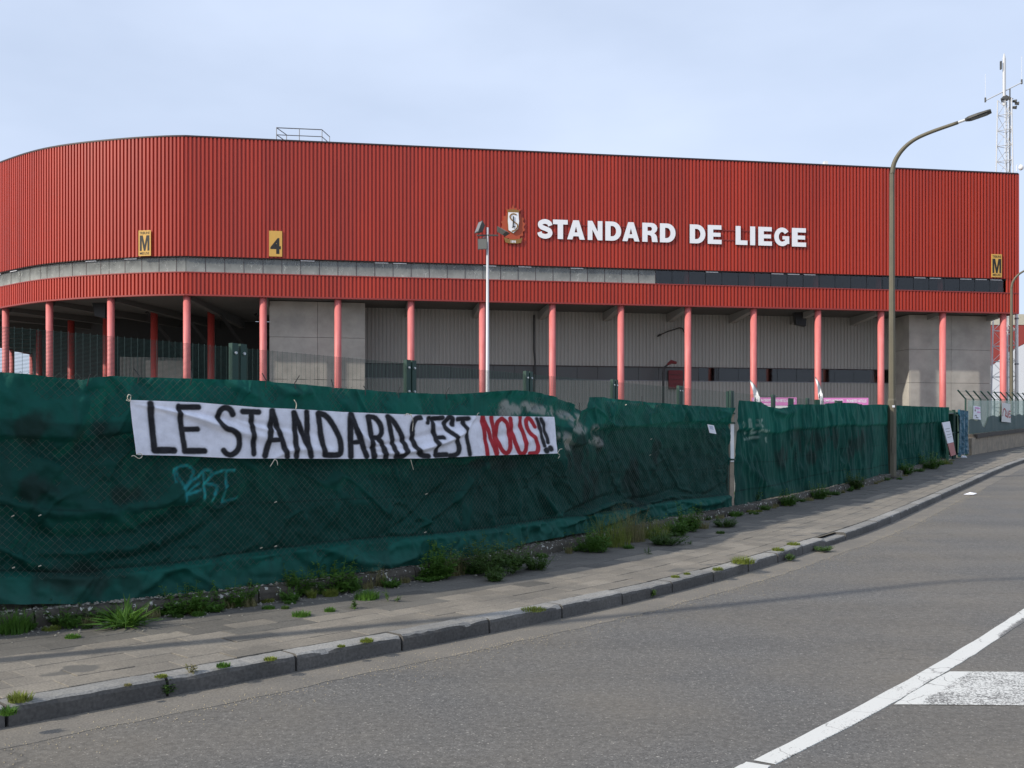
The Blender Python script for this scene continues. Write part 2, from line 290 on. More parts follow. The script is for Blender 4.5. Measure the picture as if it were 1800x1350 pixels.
M['leaf_green'] = mat_leaf('leaf_green', (.105, .225, .032), (.05, .12, .02))
M['leaf_dark'] = mat_leaf('leaf_dark', (.085, .155, .032), (.042, .09, .022))
M['leaf_yellow'] = mat_leaf('leaf_yellow_green', (.22, .26, .05), (.12, .16, .03))
M['leaf_dry'] = mat_leaf('leaf_dry', (.28, .25, .12), (.13, .14, .05))

# ------------------------------------------------------------------ mesh helpers
class MB:
    def __init__(s): s.v = []; s.f = []
    def add(s, v, f):
        o = len(s.v); s.v += [tuple(p) for p in v]; s.f += [tuple(i + o for i in q) for q in f]; return s
    def box(s, x0, x1, y0, y1, z0, z1):
        return s.add([(x0,y0,z0),(x1,y0,z0),(x1,y1,z0),(x0,y1,z0),(x0,y0,z1),(x1,y0,z1),(x1,y1,z1),(x0,y1,z1)],
                     [(0,3,2,1),(4,5,6,7),(0,1,5,4),(1,2,6,5),(2,3,7,6),(3,0,4,7)])
    def obox(s, o, a, b, c):                 # corner and three edge vectors
        o, a, b, c = map(Vector, (o, a, b, c)); P = [o, o+a, o+a+b, o+b, o+c, o+a+c, o+a+b+c, o+b+c]
        return s.add(P, [(0,3,2,1),(4,5,6,7),(0,1,5,4),(1,2,6,5),(2,3,7,6),(3,0,4,7)])
    def tube(s, P, r, n=8, cap=True):
        P = [Vector(p) for p in P]; r = r if hasattr(r, '__len__') else [r] * len(P); o = len(s.v); ref = None
        for i, p in enumerate(P):
            d = (P[min(i+1, len(P)-1)] - P[max(i-1, 0)]).normalized()
            if ref is None: ref = Vector((0, 0, 1)) if abs(d.z) < .9 else Vector((1, 0, 0))
            a = d.cross(ref).normalized(); b = d.cross(a).normalized(); ref = -b if False else ref
            for k in range(n):
                t = 2 * math.pi * k / n; s.v.append(tuple(p + (a * math.cos(t) + b * math.sin(t)) * r[i]))
        for i in range(len(P) - 1):
            for k in range(n): s.f.append((o+i*n+k, o+i*n+(k+1) % n, o+(i+1)*n+(k+1) % n, o+(i+1)*n+k))
        if cap: s.f.append(tuple(o + k for k in range(n))[::-1]); s.f.append(tuple(o + (len(P)-1)*n + k for k in range(n)))
        return s
    def wire(s, a, b, r):                    # cheap three-sided wire
        a, b = Vector(a), Vector(b); d = (b - a).normalized(); x = d.orthogonal().normalized() * r; y = d.cross(x)
        o = len(s.v); c = [x, x * -.5 + y * .87, x * -.5 - y * .87]
        s.v += [tuple(a + q) for q in c] + [tuple(b + q) for q in c]
        s.f += [(o, o+1, o+4, o+3), (o+1, o+2, o+5, o+4), (o+2, o, o+3, o+5)]; return s
def mesh_of(name, mb, m, smooth_=False):
    me = bpy.data.meshes.new(name); me.from_pydata([tuple(p) for p in mb.v], [], mb.f); me.update()
    if m is not None:
        for x in (m if isinstance(m, (list, tuple)) else [m]): me.materials.append(x)
    if smooth_: me.polygons.foreach_set('use_smooth', [True] * len(me.polygons))
    return me
def link(name, me, parent=None):
    o = bpy.data.objects.new(name, me); COL.objects.link(o)
    if parent is not None: o.parent = parent
    return o
def wloc(o):
    p = Vector(o.location); q = o.parent
    while q is not None: p += q.location; q = q.parent
    return p
def part(name, mb, m, parent=None, smooth_=False):      # vertices given in world space; parents carry translation only
    if parent is not None:
        b = wloc(parent); mb.v = [(p[0]-b.x, p[1]-b.y, p[2]-b.z) for p in mb.v]
    return link(name, mesh_of(name, mb, m, smooth_), parent)
def solo(name, mb, m, label, cat, group=None, base=None, smooth_=False):
    if base is None:
        A = np.array(mb.v); base = ((A[:,0].min()+A[:,0].max())/2, (A[:,1].min()+A[:,1].max())/2, A[:,2].min())
    mb.v = [(p[0]-base[0], p[1]-base[1], p[2]-base[2]) for p in mb.v]
    o = link(name, mesh_of(name, mb, m, smooth_)); o.location = base; return tag(o, label, cat, group)
def tag(o, label, cat, group=None):
    o['label'] = label; o['category'] = cat
    if group: o['group'] = group
    return o
def root(name, loc, label, cat, group=None):
    o = link(name, None); o.location = loc; o.empty_display_size = .3; return tag(o, label, cat, group)
def struct(o): o['kind'] = 'structure'; return o
def stuff(o): o['kind'] = 'stuff'; return o
def curve_mesh(name, loops, ext, m, xf, bevel=0):        # filled 2D outlines (holes by winding) extruded; xf maps (x, y, depth) to world
    cu = bpy.data.curves.new('outline', 'CURVE'); cu.dimensions = '2D'; cu.fill_mode = 'BOTH'; cu.extrude = ext
    for lp in loops:
        sp = cu.splines.new('POLY'); sp.points.add(len(lp) - 1); sp.use_cyclic_u = True
        for k, p in enumerate(lp): sp.points[k].co = (p[0], p[1], 0, 1)
    return _curve_to(name, cu, m, xf)
def _curve_to(name, cu, m, xf):
    ob = bpy.data.objects.new('tmp', cu); COL.objects.link(ob); dg = bpy.context.evaluated_depsgraph_get()
    me = bpy.data.meshes.new_from_object(ob.evaluated_get(dg)); bpy.data.objects.remove(ob); me.name = name
    mb = MB(); mb.v = [tuple(xf(v.co.x, v.co.y, v.co.z)) for v in me.vertices]; mb.f = [tuple(p.vertices) for p in me.polygons]
    bpy.data.meshes.remove(me); return mb
def text_mesh(txt, w, h, ext, xf, bold=.0, space=1.0):   # text fitted to w x h
    cu = bpy.data.curves.new('txt', 'FONT'); cu.body = txt; cu.size = 1; cu.offset = bold; cu.extrude = 0.0; cu.space_character = space; cu.resolution_u = 3
    mb = _curve_to('txt', cu, None, lambda x, y, z: (x, y, z)); A = np.array(mb.v)
    x0, x1, y0, y1 = A[:,0].min(), A[:,0].max(), A[:,1].min(), A[:,1].max()
    mb.v = [tuple(xf((p[0]-x0)/(x1-x0)*w, (p[1]-y0)/(y1-y0)*h, ext)) for p in mb.v]; return mb

# ================================================================== GROUND, ROAD, PAVEMENT
def zyard(x, y): return min(g(y), 1.1) - .06
mb = MB(); xs = np.concatenate([[-900, -300, -120], np.arange(-70, 90, 4), [120, 300, 900]]); ys = np.concatenate([[-300, -100, -40], np.arange(-20, 130, 3), [160, 300, 900, 1800]])
for y in ys:
    for x in xs: mb.v.append((x, y, zyard(x, y) - (.02 if y < 70 else 0)))
nx = len(xs)
for j in range(len(ys) - 1):
    for i in range(nx - 1): mb.f.append((j*nx+i, j*nx+i+1, (j+1)*nx+i+1, (j+1)*nx+i))
struct(part('ground', mb, M['ground']))
def ribbon(line, s0, s1, off0, off1, h, n, m, name, cross=2, wob0=None, wob1=None):
    """strip along a ground line between two lateral offsets (positive = towards the road)"""
    mb = MB()
    for k in range(n + 1):
        t = s0 + (s1 - s0) * k / n; p = line.at(t); d = line.dir(t); nr = np.array([d[1], -d[0]])
        a = off0 + (wob0(t) if wob0 else 0); b = off1 + (wob1(t) if wob1 else 0)
        for j in range(cross):
            q = p + nr * (a + (b - a) * j / (cross - 1)); mb.v.append((q[0], q[1], g(q[1]) + h))
        q = p + nr * (b + .004); mb.v.append((q[0], q[1], g(q[1]) - .02))
    cross += 1
    for k in range(n):
        for j in range(cross - 1): mb.f.append((k*cross+j, k*cross+j+1, (k+1)*cross+j+1, (k+1)*cross+j))
    return part(name, mb, m)
def edge_n(t): return .05 * (float(fbm(np.array(t * .9), np.array(1.), 2)) - .47) + .05 * (float(vnoise(np.array(t * 6.), np.array(7.), 4)) - .5)
road = struct(ribbon(KERB, 0, KERB.L, 0, 13, 0, 160, M['asphalt'], 'road', 20))
struct(ribbon(KERB, 0, KERB.L, -.02, .42, .003, 600, M['gutter'], 'gutter', 3, None, lambda t: edge_n(t)))
mb = MB(); r_ = random.Random(31)
for _ in range(9000):
    t = r_.uniform(2, 40) ** 1.0; p = KERB.at(t); d = KERB.dir(t); o_ = .42 + edge_n(t) + r_.gauss(.01, .06) if r_.random() < .6 else r_.uniform(.02, .9); k = r_.uniform(.0018, .0055)
    if r_.random() > .25 + 1.3 * float(fbm(np.array(t * 1.1), np.array(4.), 19)) ** 1.5: continue
    q = p + np.array([d[1], -d[0]]) * o_; z = g(q[1]) + .003; mb.add([(q[0]-k, q[1]-k*.6, z), (q[0]+k, q[1]-k, z), (q[0]+k*.4, q[1]+k, z), (q[0]+r_.uniform(-k,k)*.4, q[1], z+k*1.1)], [(0,1,3),(1,2,3),(2,0,3)])
o = stuff(part('road_edge_grit', mb, M['sand'])); o['label'] = 'loose pale grit along the edge of the asphalt'
# pavement bed between kerb and fence foot
mb = MB(); n = 160
KB = .20                                      # kerb stone width
pv_s = np.linspace(0, KERB.L - 1, n + 1)
def fence_width(s):                           # distance from kerb foot to fence foot, across the pavement
    p = KERB.at(s); d = KERB.dir(s); nl = np.array([-d[1], d[0]])
    w = (FENCE.P - p); along = w @ d; k = np.argmin(np.abs(along) + (w @ nl < 0) * 99); return float(np.clip((w @ nl)[k], 1.9, 4.4)) if np.abs(along[k]) < .6 else None
_fw = [fence_width(s) for s in pv_s]; _last = 3.0; _ok = [(s, w) for s, w in zip(pv_s, _fw) if w]
FW = lambda s: float(np.interp(s, [a for a, _ in _ok], [b for _, b in _ok]))
for s in pv_s:
    p = KERB.at(s); d = KERB.dir(s); nl = np.array([-d[1], d[0]]); w = FW(s) + .35
    for j in range(5):
        q = p + nl * (KB - .03 + (w - KB) * j / 4); mb.v.append((q[0], q[1], g(q[1]) + KH - .012))
for k in range(n):
    for j in range(4): mb.f.append((k*5+j, (k+1)*5+j, (k+1)*5+j+1, k*5+j+1))
pavement = struct(part('pavement', mb, M['joint']))
# paving slabs: real pieces, offset joints row by row
def slab_mesh(L_, W_, seed):
    r = random.Random(seed); b = .005; mb = MB(); z0, z1 = -.03, 0
    P = [(-L_/2+.003, -W_/2+.003), (L_/2-.003, -W_/2+.003), (L_/2-.003, W_/2-.003), (-L_/2+.003, W_/2-.003)]
    P = [(x + r.uniform(-.0025, .0025), y + r.uniform(-.0025, .0025)) for x, y in P]
    Q = [(x - math.copysign(b, x), y - math.copysign(b, y)) for x, y in P]
    mb.v = [(x, y, z0) for x, y in P] + [(x, y, z1 - .003) for x, y in P] + [(x, y, z1) for x, y in Q]
    for k in range(4): mb.f += [(k, (k+1) % 4, 4+(k+1) % 4, 4+k), (4+k, 4+(k+1) % 4, 8+(k+1) % 4, 8+k)]
    mb.f.append((8, 9, 10, 11)); return mb
SL, SW = .40, .25
slab_var = [mesh_of('paving_slab', slab_mesh(SL, SW, k), M['slab_dirty' if k > 5 else 'slab']) for k in range(12)]
cand = []
row = 0
while KB + .015 + row * SW < 3.9:
    off = KB + .015 + (row + .5) * SW; s = (row % 2) * SL / 2 + .1
    while s < 66:
        if off + SW / 2 < FW(s) - .02:
            p = KERB.at(s); d = KERB.dir(s); nl = np.array([-d[1], d[0]]); q = p + nl * off
            if q[1] > -2: cand.append((q[0], q[1], math.atan2(d[1], d[0]), row, s, off + random.uniform(-.25, .2) > FW(s) - 1.25))
        s += SL * (1 - off * .012)
    row += 1
def in_view(x, y): return y > 1 and -30 < 900 + F * x / y < 1830
vis = sorted([c for c in cand if in_view(c[0], c[1]) and 786 + F * (EYE - KH) / max(c[1], .1) > 0], key=lambda c: c[1] ** 2 * 1.0)
chosen = set(map(id, vis[:300])); rest = MB(); rest2 = MB()
for c in cand:
    x, y, a, row, s = c[:5]; e = .5; tilt = math.atan((g(y + e) - g(y - e)) / (2 * e))
    dz = random.uniform(-.002, .002) + (.004 if random.random() < .05 else 0); ja = a + random.uniform(-.006, .006); dirty = c[5]
    if id(c) in chosen:
        o = link('paving_slab', slab_var[random.randrange(6) + 6 * dirty], pavement); o.location = (x, y, g(y) + KH + dz)
        o.rotation_euler = (tilt * math.cos(0), random.uniform(-.008, .008), ja) if False else (tilt * math.cos(a) + random.uniform(-.0025, .0025), -tilt * math.sin(a) + random.uniform(-.0025, .0025), ja)
    else:
        sm = slab_mesh(SL, SW, random.randrange(99)); ca, sa = math.cos(ja), math.sin(ja)
        (rest2 if dirty else rest).add([(x + p[0]*ca - p[1]*sa, y + p[0]*sa + p[1]*ca, g(y + p[0]*sa + p[1]*ca) + KH + dz + p[2]) for p in sm.v], sm.f)
stuff(part('paving_slab', rest, M['slab'], pavement)); stuff(part('paving_slab', rest2, M['slab_dirty'], pavement)); print('SLABS', len(cand), len(vis), [round(FW(q), 2) for q in (5, 10, 15, 20, 30, 40)])
# kerb stones
kerb = struct(link('kerb', None)); kerb.location = (0, 0, 0)
def kerb_mesh(seed):
    r = random.Random(seed); mb = MB(); L_ = .985; n = 14
    prof = lambda x: [(0.0, -.12), (.004, KH - .035), (.014, KH - .012), (.034, KH), (KB - .006, KH + .002), (KB, -.12)]
    for i in range(n + 1):
        x = -L_/2 + L_ * i / n
        for j, (y, z) in enumerate(prof(x)):
            w = r.uniform(-.004, .004) if 0 < i < n else 0; ch = (-.010 if j in (2, 3) and r.random() < .10 else 0)
            mb.v.append((x + (.004 if i == 0 and j in (1, 2, 3) else -.004 if i == n and j in (1, 2, 3) else 0), y + (w if j < 4 else 0) - 0, z + w * .6 + ch))
    for i in range(n):
        for j in range(5): mb.f.append((i*6+j, (i+1)*6+j, (i+1)*6+j+1, i*6+j+1))
    mb.f.append(tuple(range(5, -1, -1))); mb.f.append(tuple(n*6 + j for j in range(6)))
    mb.f = [q[::-1] for q in mb.f]; return mb
M['kerb_face'] = mat_speckle('dark_kerb_face', (.105, .10, .093), (.06, .058, .055), 45)  # darker colour for the upright faces of the stones
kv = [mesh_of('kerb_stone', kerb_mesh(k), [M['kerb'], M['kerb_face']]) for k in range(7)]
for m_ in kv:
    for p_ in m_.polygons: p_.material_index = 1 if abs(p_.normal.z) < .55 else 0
s0 = KERB.s_of_u(12) % 1.0
s = s0 + .5; ki = 0
while s < KERB.L - 1:
    p = KERB.at(s); d = KERB.dir(s); a = math.atan2(d[1], d[0]); tilt = math.atan((g(p[1] + .5) - g(p[1] - .5)))
    o = link('kerb_stone', kv[ki % 7], kerb); o.location = (p[0], p[1], g(p[1]) + random.uniform(-.006, .006) - (.045 if abs(s - KERB.s_of_u(1462)) < .5 else 0))
    o.rotation_euler = Matrix.Rotation(a + random.uniform(-.008, .008), 3, 'Z').to_euler(); o.rotation_euler.y = -tilt * math.sin(a) + random.uniform(-.004, .004); s += 1.0; ki += 1
    o.rotation_euler.rotate_axis('Z', 0)
# painted markings
def fitq(P):
    if len(P) < 4: return P
    t = np.cumsum(np.r_[0, np.hypot(*np.diff(P, axis=0).T)]); tt = np.linspace(0, t[-1], 80); return np.stack([np.polyval(np.polyfit(t, P[:, j], 3 if len(P) > 5 else 2), tt) for j in (0, 1)], 1)
def marking(name, L0, L1, wear, cols=4, n=60):
    """sheet between two image-measured road edges"""
    A, B = [fitq(np.array([un(u, v)[:2] for u, v in q])) for q in (L0, L1)]; mb = MB(); W = []
    for k in range(n + 1):
        a = np.array([np.interp(k / n, np.linspace(0, 1, len(A)), A[:, j]) for j in (0, 1)]); b = np.array([np.interp(k / n, np.linspace(0, 1, len(B)), B[:, j]) for j in (0, 1)])
        for j in range(cols + 1):
            t = j / cols; q = a + (b - a) * t; ed = .008 * (vnoise(np.array(k * .9), np.array(j * 7.), 5) - .5) * (j in (0, cols))
            mb.v.append((q[0] + ed, q[1] - ed, g(q[1]) + .004)); W.append(wear(k / n, t))
        q = a + (b - a) * (1 + .004 / np.hypot(*(b - a))); mb.v.append((q[0] + ed, q[1] - ed, g(q[1]) - .01)); W.append(.3)
    for k in range(n):
        for j in range(cols + 1): i = k*(cols+2)+j; mb.f.append((i, i+1, i+cols+3, i+cols+2))
    o = struct(part(name, mb, M['road_paint'])); o.data.attributes.new('wear', 'FLOAT', 'POINT').data.foreach_set('value', W)
    return o
lane0 = [(1322, 1337), (1420, 1289), (1547, 1225), (1620, 1180), (1700, 1134), (1767, 1092), (1800, 1072), (1880, 1018), (1960, 972)]
lane1 = [(1365, 1345), (1440, 1305), (1520, 1263), (1667, 1179), (1733, 1137), (1775, 1110), (1800, 1095), (1880, 1037), (1960, 988)]
marking('road_marking', lane0, lane1, lambda t, c: .10 * (c > .8) - .02 + .05 * (t < .25) + (.26 if c > .7 and .40 < t < .52 else 0))
marking('road_marking', [(1050, 1478), (1180, 1408), (1293, 1350), (1311, 1340)], [(1120, 1478), (1240, 1410), (1340, 1357), (1354, 1347)], lambda t, c: .04)
marking('road_marking', [(1570, 1239), (1610, 1214), (1669, 1181)], [(2100, 1243), (2100, 1214), (2100, 1184)], lambda t, c: .16 if .08 < c else .0, cols=30, n=12)

# ================================================================== STADIUM STAND
TH = R(8.6686); E3 = Vector((math.cos(TH), math.sin(TH), 0)); NR = Vector((math.sin(TH), -math.cos(TH), 0)); C0 = Vector((-16.905, 67.648, 0))
ZT, ZU, ZW, ZB, ZG = 22.45, 14.43, 13.37, 11.78, .6
def fac(s, off=0, z=0): return C0 + E3 * s + NR * off + Vector((0, 0, z))
def s_of_u(u):  x = u - 900; return 5 * (x + 437.314) / (127.869 - .01114 * x)
def s_uo(u, off):
    k = (u - 900) / F; x0, y0 = C0.x + NR.x * off, C0.y + NR.y * off; return (k * y0 - x0) / (E3.x - k * E3.y)
# polygon of the column line: straight front, then a bend to the left
POLY = [fac(-5)]
for u, Yv in ((195, 67.8), (87, 69.7), (10, 73.0)): POLY.append(Vector(((u - 900) / F * Yv, Yv, 0)))
for a in (42, 50, 58, 65, 72, 78, 83, 86, 88, 90, 90): POLY.append(POLY[-1] + Vector((-math.cos(R(a)), math.sin(R(a)), 0)) * 5)
POLY = POLY[::-1]; NLEFT = len(POLY)
SEND = 55.95
VERT = POLY + [fac(5 * i) for i in range(0, 12)]          # columns
stand = root('stadium_stand', (C0.x, C0.y, ZG), 'long red corrugated stadium stand on pink columns with a curved left end', 'stadium')
def bay_path(i, d, n=8):                        # smooth curve through the offset column polygon
    P = [vo(j, d) for j in (max(i-1, 0), i, min(i+1, len(VERT)-1), min(i+2, len(VERT)-1))]
    if i >= NLEFT - 1 or i == 0: return [P[1].lerp(P[2], k / n) for k in range(n + 1)]
    if i + 1 >= NLEFT - 1: P[3] = P[2] + (vo(NLEFT, d) - vo(NLEFT-1, d))
    out = []
    for k in range(n + 1):
        t = k / n; out.append(.5 * ((2*P[1]) + (P[2]-P[0])*t + (2*P[0]-5*P[1]+4*P[2]-P[3])*t*t + (-P[0]+3*P[1]-3*P[2]+P[3])*t**3))
    return out
def path_at(P, t):
    x = t * (len(P) - 1); k = min(int(x), len(P) - 2); return P[k].lerp(P[k+1], x - k)
def path_strip(name, P, z0, z1, o0, o1, m):     # box-section trim along a path
    mb = MB(); n = len(P)
    for k in range(n):
        d = (P[min(k+1, n-1)] - P[max(k-1, 0)]).normalized(); out = Vector((d.y, -d.x, 0))
        for o_, z in ((o0, z0), (o1, z0), (o1, z1), (o0, z1)): q = P[k] + out * o_; mb.v.append((q.x, q.y, z))
    for k in range(n - 1):
        for j in range(4): mb.f.append((4*k+j, 4*k+(j+1) % 4, 4*k+4+(j+1) % 4, 4*k+4+j))
    mb.f += [(0,1,2,3), tuple(4*(n-1)+j for j in (3,2,1,0))]; return part(name, mb, m, stand)
def corrug(p0, p1, z0, z1, nper, depth, m, name, parent, out, path=None):
    """trapezoidal sheet from p0 to p1; out = outward normal"""
    mb = MB(); d = p1 - p0; prof = [(0, 0), (.06, 1), (.56, 1), (.62, 0), (1, 0)]; pts = []
    for k in range(nper):
        for a, b in prof[:-1]: pts.append(((k + a) / nper, b))
    pts.append((1, 0))
    for t, h in pts:
        if path: a_ = path_at(path, max(t - .04, 0)); b_ = path_at(path, min(t + .04, 1)); dd = (b_ - a_).normalized(); q = path_at(path, t) + Vector((dd.y, -dd.x, 0)) * (depth * h)
        else: q = p0 + d * t + out * (depth * h)
        mb.v += [(q.x, q.y, z0), (q.x, q.y, z1)]
    for k in range(len(pts) - 1): mb.f.append((2*k, 2*k+2, 2*k+3, 2*k+1))
    return part(name, mb, m, parent)
FO = .32                                       # cladding plane ahead of the column line
bays = []
offs = []                                      # polygon offset ahead of column line
for i, p in enumerate(VERT):
    a = (VERT[i] - VERT[i-1]).normalized() if i else (VERT[1] - VERT[0]).normalized()
    b = (VERT[i+1] - VERT[i]).normalized() if i < len(VERT) - 1 else a
    t = (a + b).normalized(); nrm = Vector((t.y, -t.x, 0)); offs.append((p, nrm / max(nrm.dot(Vector((a.y, -a.x, 0))), .5)))
def vo(i, d): return offs[i][0] + offs[i][1] * d
BAYS = [(vo(i, FO), vo(i+1, FO), vo(i, FO-.14), vo(i+1, FO-.14), i) for i in range(len(VERT) - 1)]
BAYS.append((vo(len(VERT)-1, FO), fac(SEND, FO), vo(len(VERT)-1, FO-.14), fac(SEND, FO-.14), 99))
pane_cols = 0
for (a, b, a2, b2, i) in BAYS:
    d = (b - a).normalized(); out = Vector((d.y, -d.x, 0)); Lb = (b - a).length; npd = max(3, round(Lb / .263))
    pth = bay_path(i, FO) if i != 99 else [a, b]; pth2 = bay_path(i, FO - .14) if i != 99 else [a2, b2]
    corrug(a, b, ZU, ZT, npd, .10, M['red'], 'cladding_panel', stand, out, pth)
    corrug(a, b, ZB + .10, ZW - .06, npd, .10, M['red'], 'cladding_panel', stand, out, pth)
    # edge trims
    path_strip('roof_trim', pth, ZT - .06, ZT + .04, -.1, .12, M['dark_trim'])
    path_strip('lower_trim', pth, ZB, ZB + .10, -.12, .12, M['red_trim'])
    path_strip('window_sill', pth, ZW - .06, ZW + .01, -.12, .12, M['red_trim'])
    path_strip('window_head', pth, ZU - .05, ZU, -.10, .03, M['dark_trim'])
    right_dark = (a + b) * .5; um = 900 + F * right_dark.x / right_dark.y
    widths = [1.25] * 4 if i >= NLEFT - 1 else [1.1, 1.1, 1.1, 1.1, .6]
    if i == 99: widths = [.95]
    if Lb > 4.9 or i == 99:
        tot = sum(widths) if i != 99 else Lb; x = 0
        for w in widths:
            w2 = w * Lb / tot; q0 = path_at(pth2, (x + .015) / Lb); q1 = path_at(pth2, (x + w2 - .015) / Lb); x += w2; dp = (q1 - q0).normalized(); out = Vector((dp.y, -dp.x, 0))
            uc = 900 + F * (q0.x + q1.x) / (q0.y + q1.y); yc = q0.y
            dirty = uc < 1139
            if yc > 96: continue
            mb = MB().obox(q0 + Vector((0,0,ZW+.01)), q1 - q0, out * .012, (0,0,ZU-ZW-.06))
            part('window_pane', mb, M['pane_dirty' if dirty else 'pane_dark'], stand)
            if dirty and w2 > .7: part('mullion', MB().obox(q1 + Vector((0,0,ZW+.01)) - out*.01, dp * .03, out * .035, (0,0,ZU-ZW-.06)), M['dark_trim'], stand)
            if random.random() < .22 or (not dirty and random.random() < .25):
                part('lamp_tube', MB().obox(q0 + out * .05 + Vector((0,0,ZU-.12)), (q1-q0)*.75, out*.06, (0,0,.05)), M['letter'], stand)
    # roof, concourse floor and inner face of the cladding
    d = (b - a).normalized(); out = Vector((d.y, -d.x, 0))
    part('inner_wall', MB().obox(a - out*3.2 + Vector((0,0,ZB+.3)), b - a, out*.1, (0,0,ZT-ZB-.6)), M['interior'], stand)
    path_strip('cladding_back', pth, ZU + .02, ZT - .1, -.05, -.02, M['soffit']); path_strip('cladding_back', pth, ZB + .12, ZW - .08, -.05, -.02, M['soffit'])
# end of the window band at the right corner, return wall
corrug(fac(SEND - .95, FO + .002), fac(SEND, FO + .002), ZW - .06, ZU, 4, .075, M['red'], 'cladding_panel', stand, NR)
corrug(fac(SEND, FO), fac(SEND, -26), ZB, ZT, 98, .075, M['red'], 'cladding_panel', stand, E3)
part('corner_post', MB().obox(fac(SEND - .05, FO - .05, ZB), E3 * .14, NR * .14, (0,0,ZT-ZB)), M['red'], stand)
# roof sheet and soffit follow the plan
def plan(off_in, off_out, z, name, m, thick=.15):
    mb = MB(); n = len(VERT) + 1; lo = []; 
    for i in range(n):
        p = vo(i, off_out) if i < len(VERT) else fac(SEND - .1, off_out); q = vo(i, off_in) if i < len(VERT) else fac(SEND - .1, off_in)
        mb.v += [(p.x, p.y, z), (q.x, q.y, z), (p.x, p.y, z + thick), (q.x, q.y, z + thick)]
    for i in range(n - 1):
        o = 4*i; mb.f += [(o, o+1, o+5, o+4), (o+2, o+6, o+7, o+3), (o, o+4, o+6, o+2), (o+1, o+3, o+7, o+5)]
    return part(name, mb, m, stand)
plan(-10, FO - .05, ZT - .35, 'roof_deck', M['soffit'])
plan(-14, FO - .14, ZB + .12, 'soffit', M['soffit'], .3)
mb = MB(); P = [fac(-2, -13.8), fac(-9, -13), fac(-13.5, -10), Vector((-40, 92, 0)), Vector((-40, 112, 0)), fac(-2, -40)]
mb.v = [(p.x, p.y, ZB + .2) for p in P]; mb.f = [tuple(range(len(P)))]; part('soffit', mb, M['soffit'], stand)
# columns of the outer ring
def column_mb(p, r, z0, z1): return MB().tube([(p.x, p.y, z0), (p.x, p.y, z1)], r, 20, cap=True)
for i, p in enumerate(VERT):
    c = part('column', column_mb(p, .24, ZG - .3, ZB + .02), M['column'], stand, True)
    if i >= NLEFT: part('column_head', column_mb(p - NR * .35, .2, ZB + .45, ZU + .5), M['column_red'], stand, True)
    # beam running inwards from the column head
    inn = -offs[i][1].normalized(); t = Vector((inn.y, -inn.x, 0))
    Lb = 4.2 if i >= NLEFT else 13
    mb = MB(); a = p - t * .2 + inn * .35; 
    mb.add([a + Vector((0,0,ZB-.18)), a + t*.4 + Vector((0,0,ZB-.18)), a + t*.4 + inn*Lb + Vector((0,0,ZB-.55)), a + inn*Lb + Vector((0,0,ZB-.55)),
            a + Vector((0,0,ZB+.13)), a + t*.4 + Vector((0,0,ZB+.13)), a + t*.4 + inn*Lb + Vector((0,0,ZB+.13)), a + inn*Lb + Vector((0,0,ZB+.13))],
           [(0,3,2,1),(4,5,6,7),(0,1,5,4),(1,2,6,5),(2,3,7,6),(3,0,4,7)]); part('beam', mb, M['beam' if i >= NLEFT else 'soffit'], stand)  # curved-end beams get the darker colour as painted shade
# inner ring of red columns under the curved end
for u, Y in ((371, 73.4), (271, 73.2), (187, 74.6), (125, 78.0), (69, 84.5)):
    p = Vector(((u - 900) / F * Y, Y, 0)); part('column', column_mb(p, .25, ZG - .3, ZB + .1), M['column_red'], stand, True)
# dark stand core, raking beams and stair under the curved end
def wallbox(p, q, th, z0, z1, m, name):
    d = (q - p); nrm = Vector((-d.y, d.x, 0)).normalized() * th; return part(name, MB().obox(p + Vector((0,0,z0)), d, nrm, (0,0,z1-z0)), m, stand)
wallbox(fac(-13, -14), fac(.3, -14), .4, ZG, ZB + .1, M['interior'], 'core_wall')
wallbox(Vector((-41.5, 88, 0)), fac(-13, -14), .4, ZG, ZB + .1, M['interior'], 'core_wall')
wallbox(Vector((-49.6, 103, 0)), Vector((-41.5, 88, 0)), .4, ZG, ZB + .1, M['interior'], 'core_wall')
wallbox(fac(-9.5, -9), fac(-6.2, -9), .2, ZG, 8.2, M['concrete'], 'stair_wall')
corrug(fac(-11.8, -11), fac(-7, -11), ZG, 8.6, 17, .06, M['grey_clad'], 'cladding_panel', stand, NR)
for k in range(4):
    a = fac(-9 + k * 2.6, -7, ZB - .2); b = fac(-9 + k * 2.6 + 3, -13, 7.0)
    part('raking_beam', MB().tube([a, b], .16, 4), M['interior'], stand)
# concrete blocks (panels with recessed joints) and grey recessed wall
def panels(s0, s1, off, zs, ss, face_dir=None):
    part('concrete_core', MB().obox(fac(s0 + .04, off - .12, ZG), E3 * (s1 - s0 - .08), -NR * 2.9, (0,0,ZB - ZG + .1)), M['coping'], stand)
    for i in range(len(ss) - 1):
        for j in range(len(zs) - 1):
            part('concrete_panel', MB().obox(fac(ss[i] + .012, off - .12, zs[j] + .012), E3 * (ss[i+1] - ss[i] - .024), NR * (.12 - random.uniform(0, .008)), (0,0,zs[j+1] - zs[j] - .024)), M['concrete'], stand)
BO = -1.75
sL1 = s_uo(642, BO)
panels(.25, sL1, BO, [ZG, 3.4, 6.4, 9.35, ZB + .08], [.25, .25 + (sL1-.25)*.5, sL1])
sR0, sR1 = s_uo(1600, BO), s_uo(1742, BO)
zsR = [ZG, 3.2, 6.62, 9.2, ZB + .08]
panels(sR0, sR1, BO, zsR, [sR0, s_uo(1672, BO), sR1])
for j in range(4): part('concrete_panel', MB().obox(fac(sR0 - .08, BO - .02, zsR[j] + .012), E3 * .1, -NR * 2.75, (0,0,zsR[j+1] - zsR[j] - .024)), M['concrete'], stand)
GO = -4.4
g0, g1 = sL1 - .1, sR0 + .1
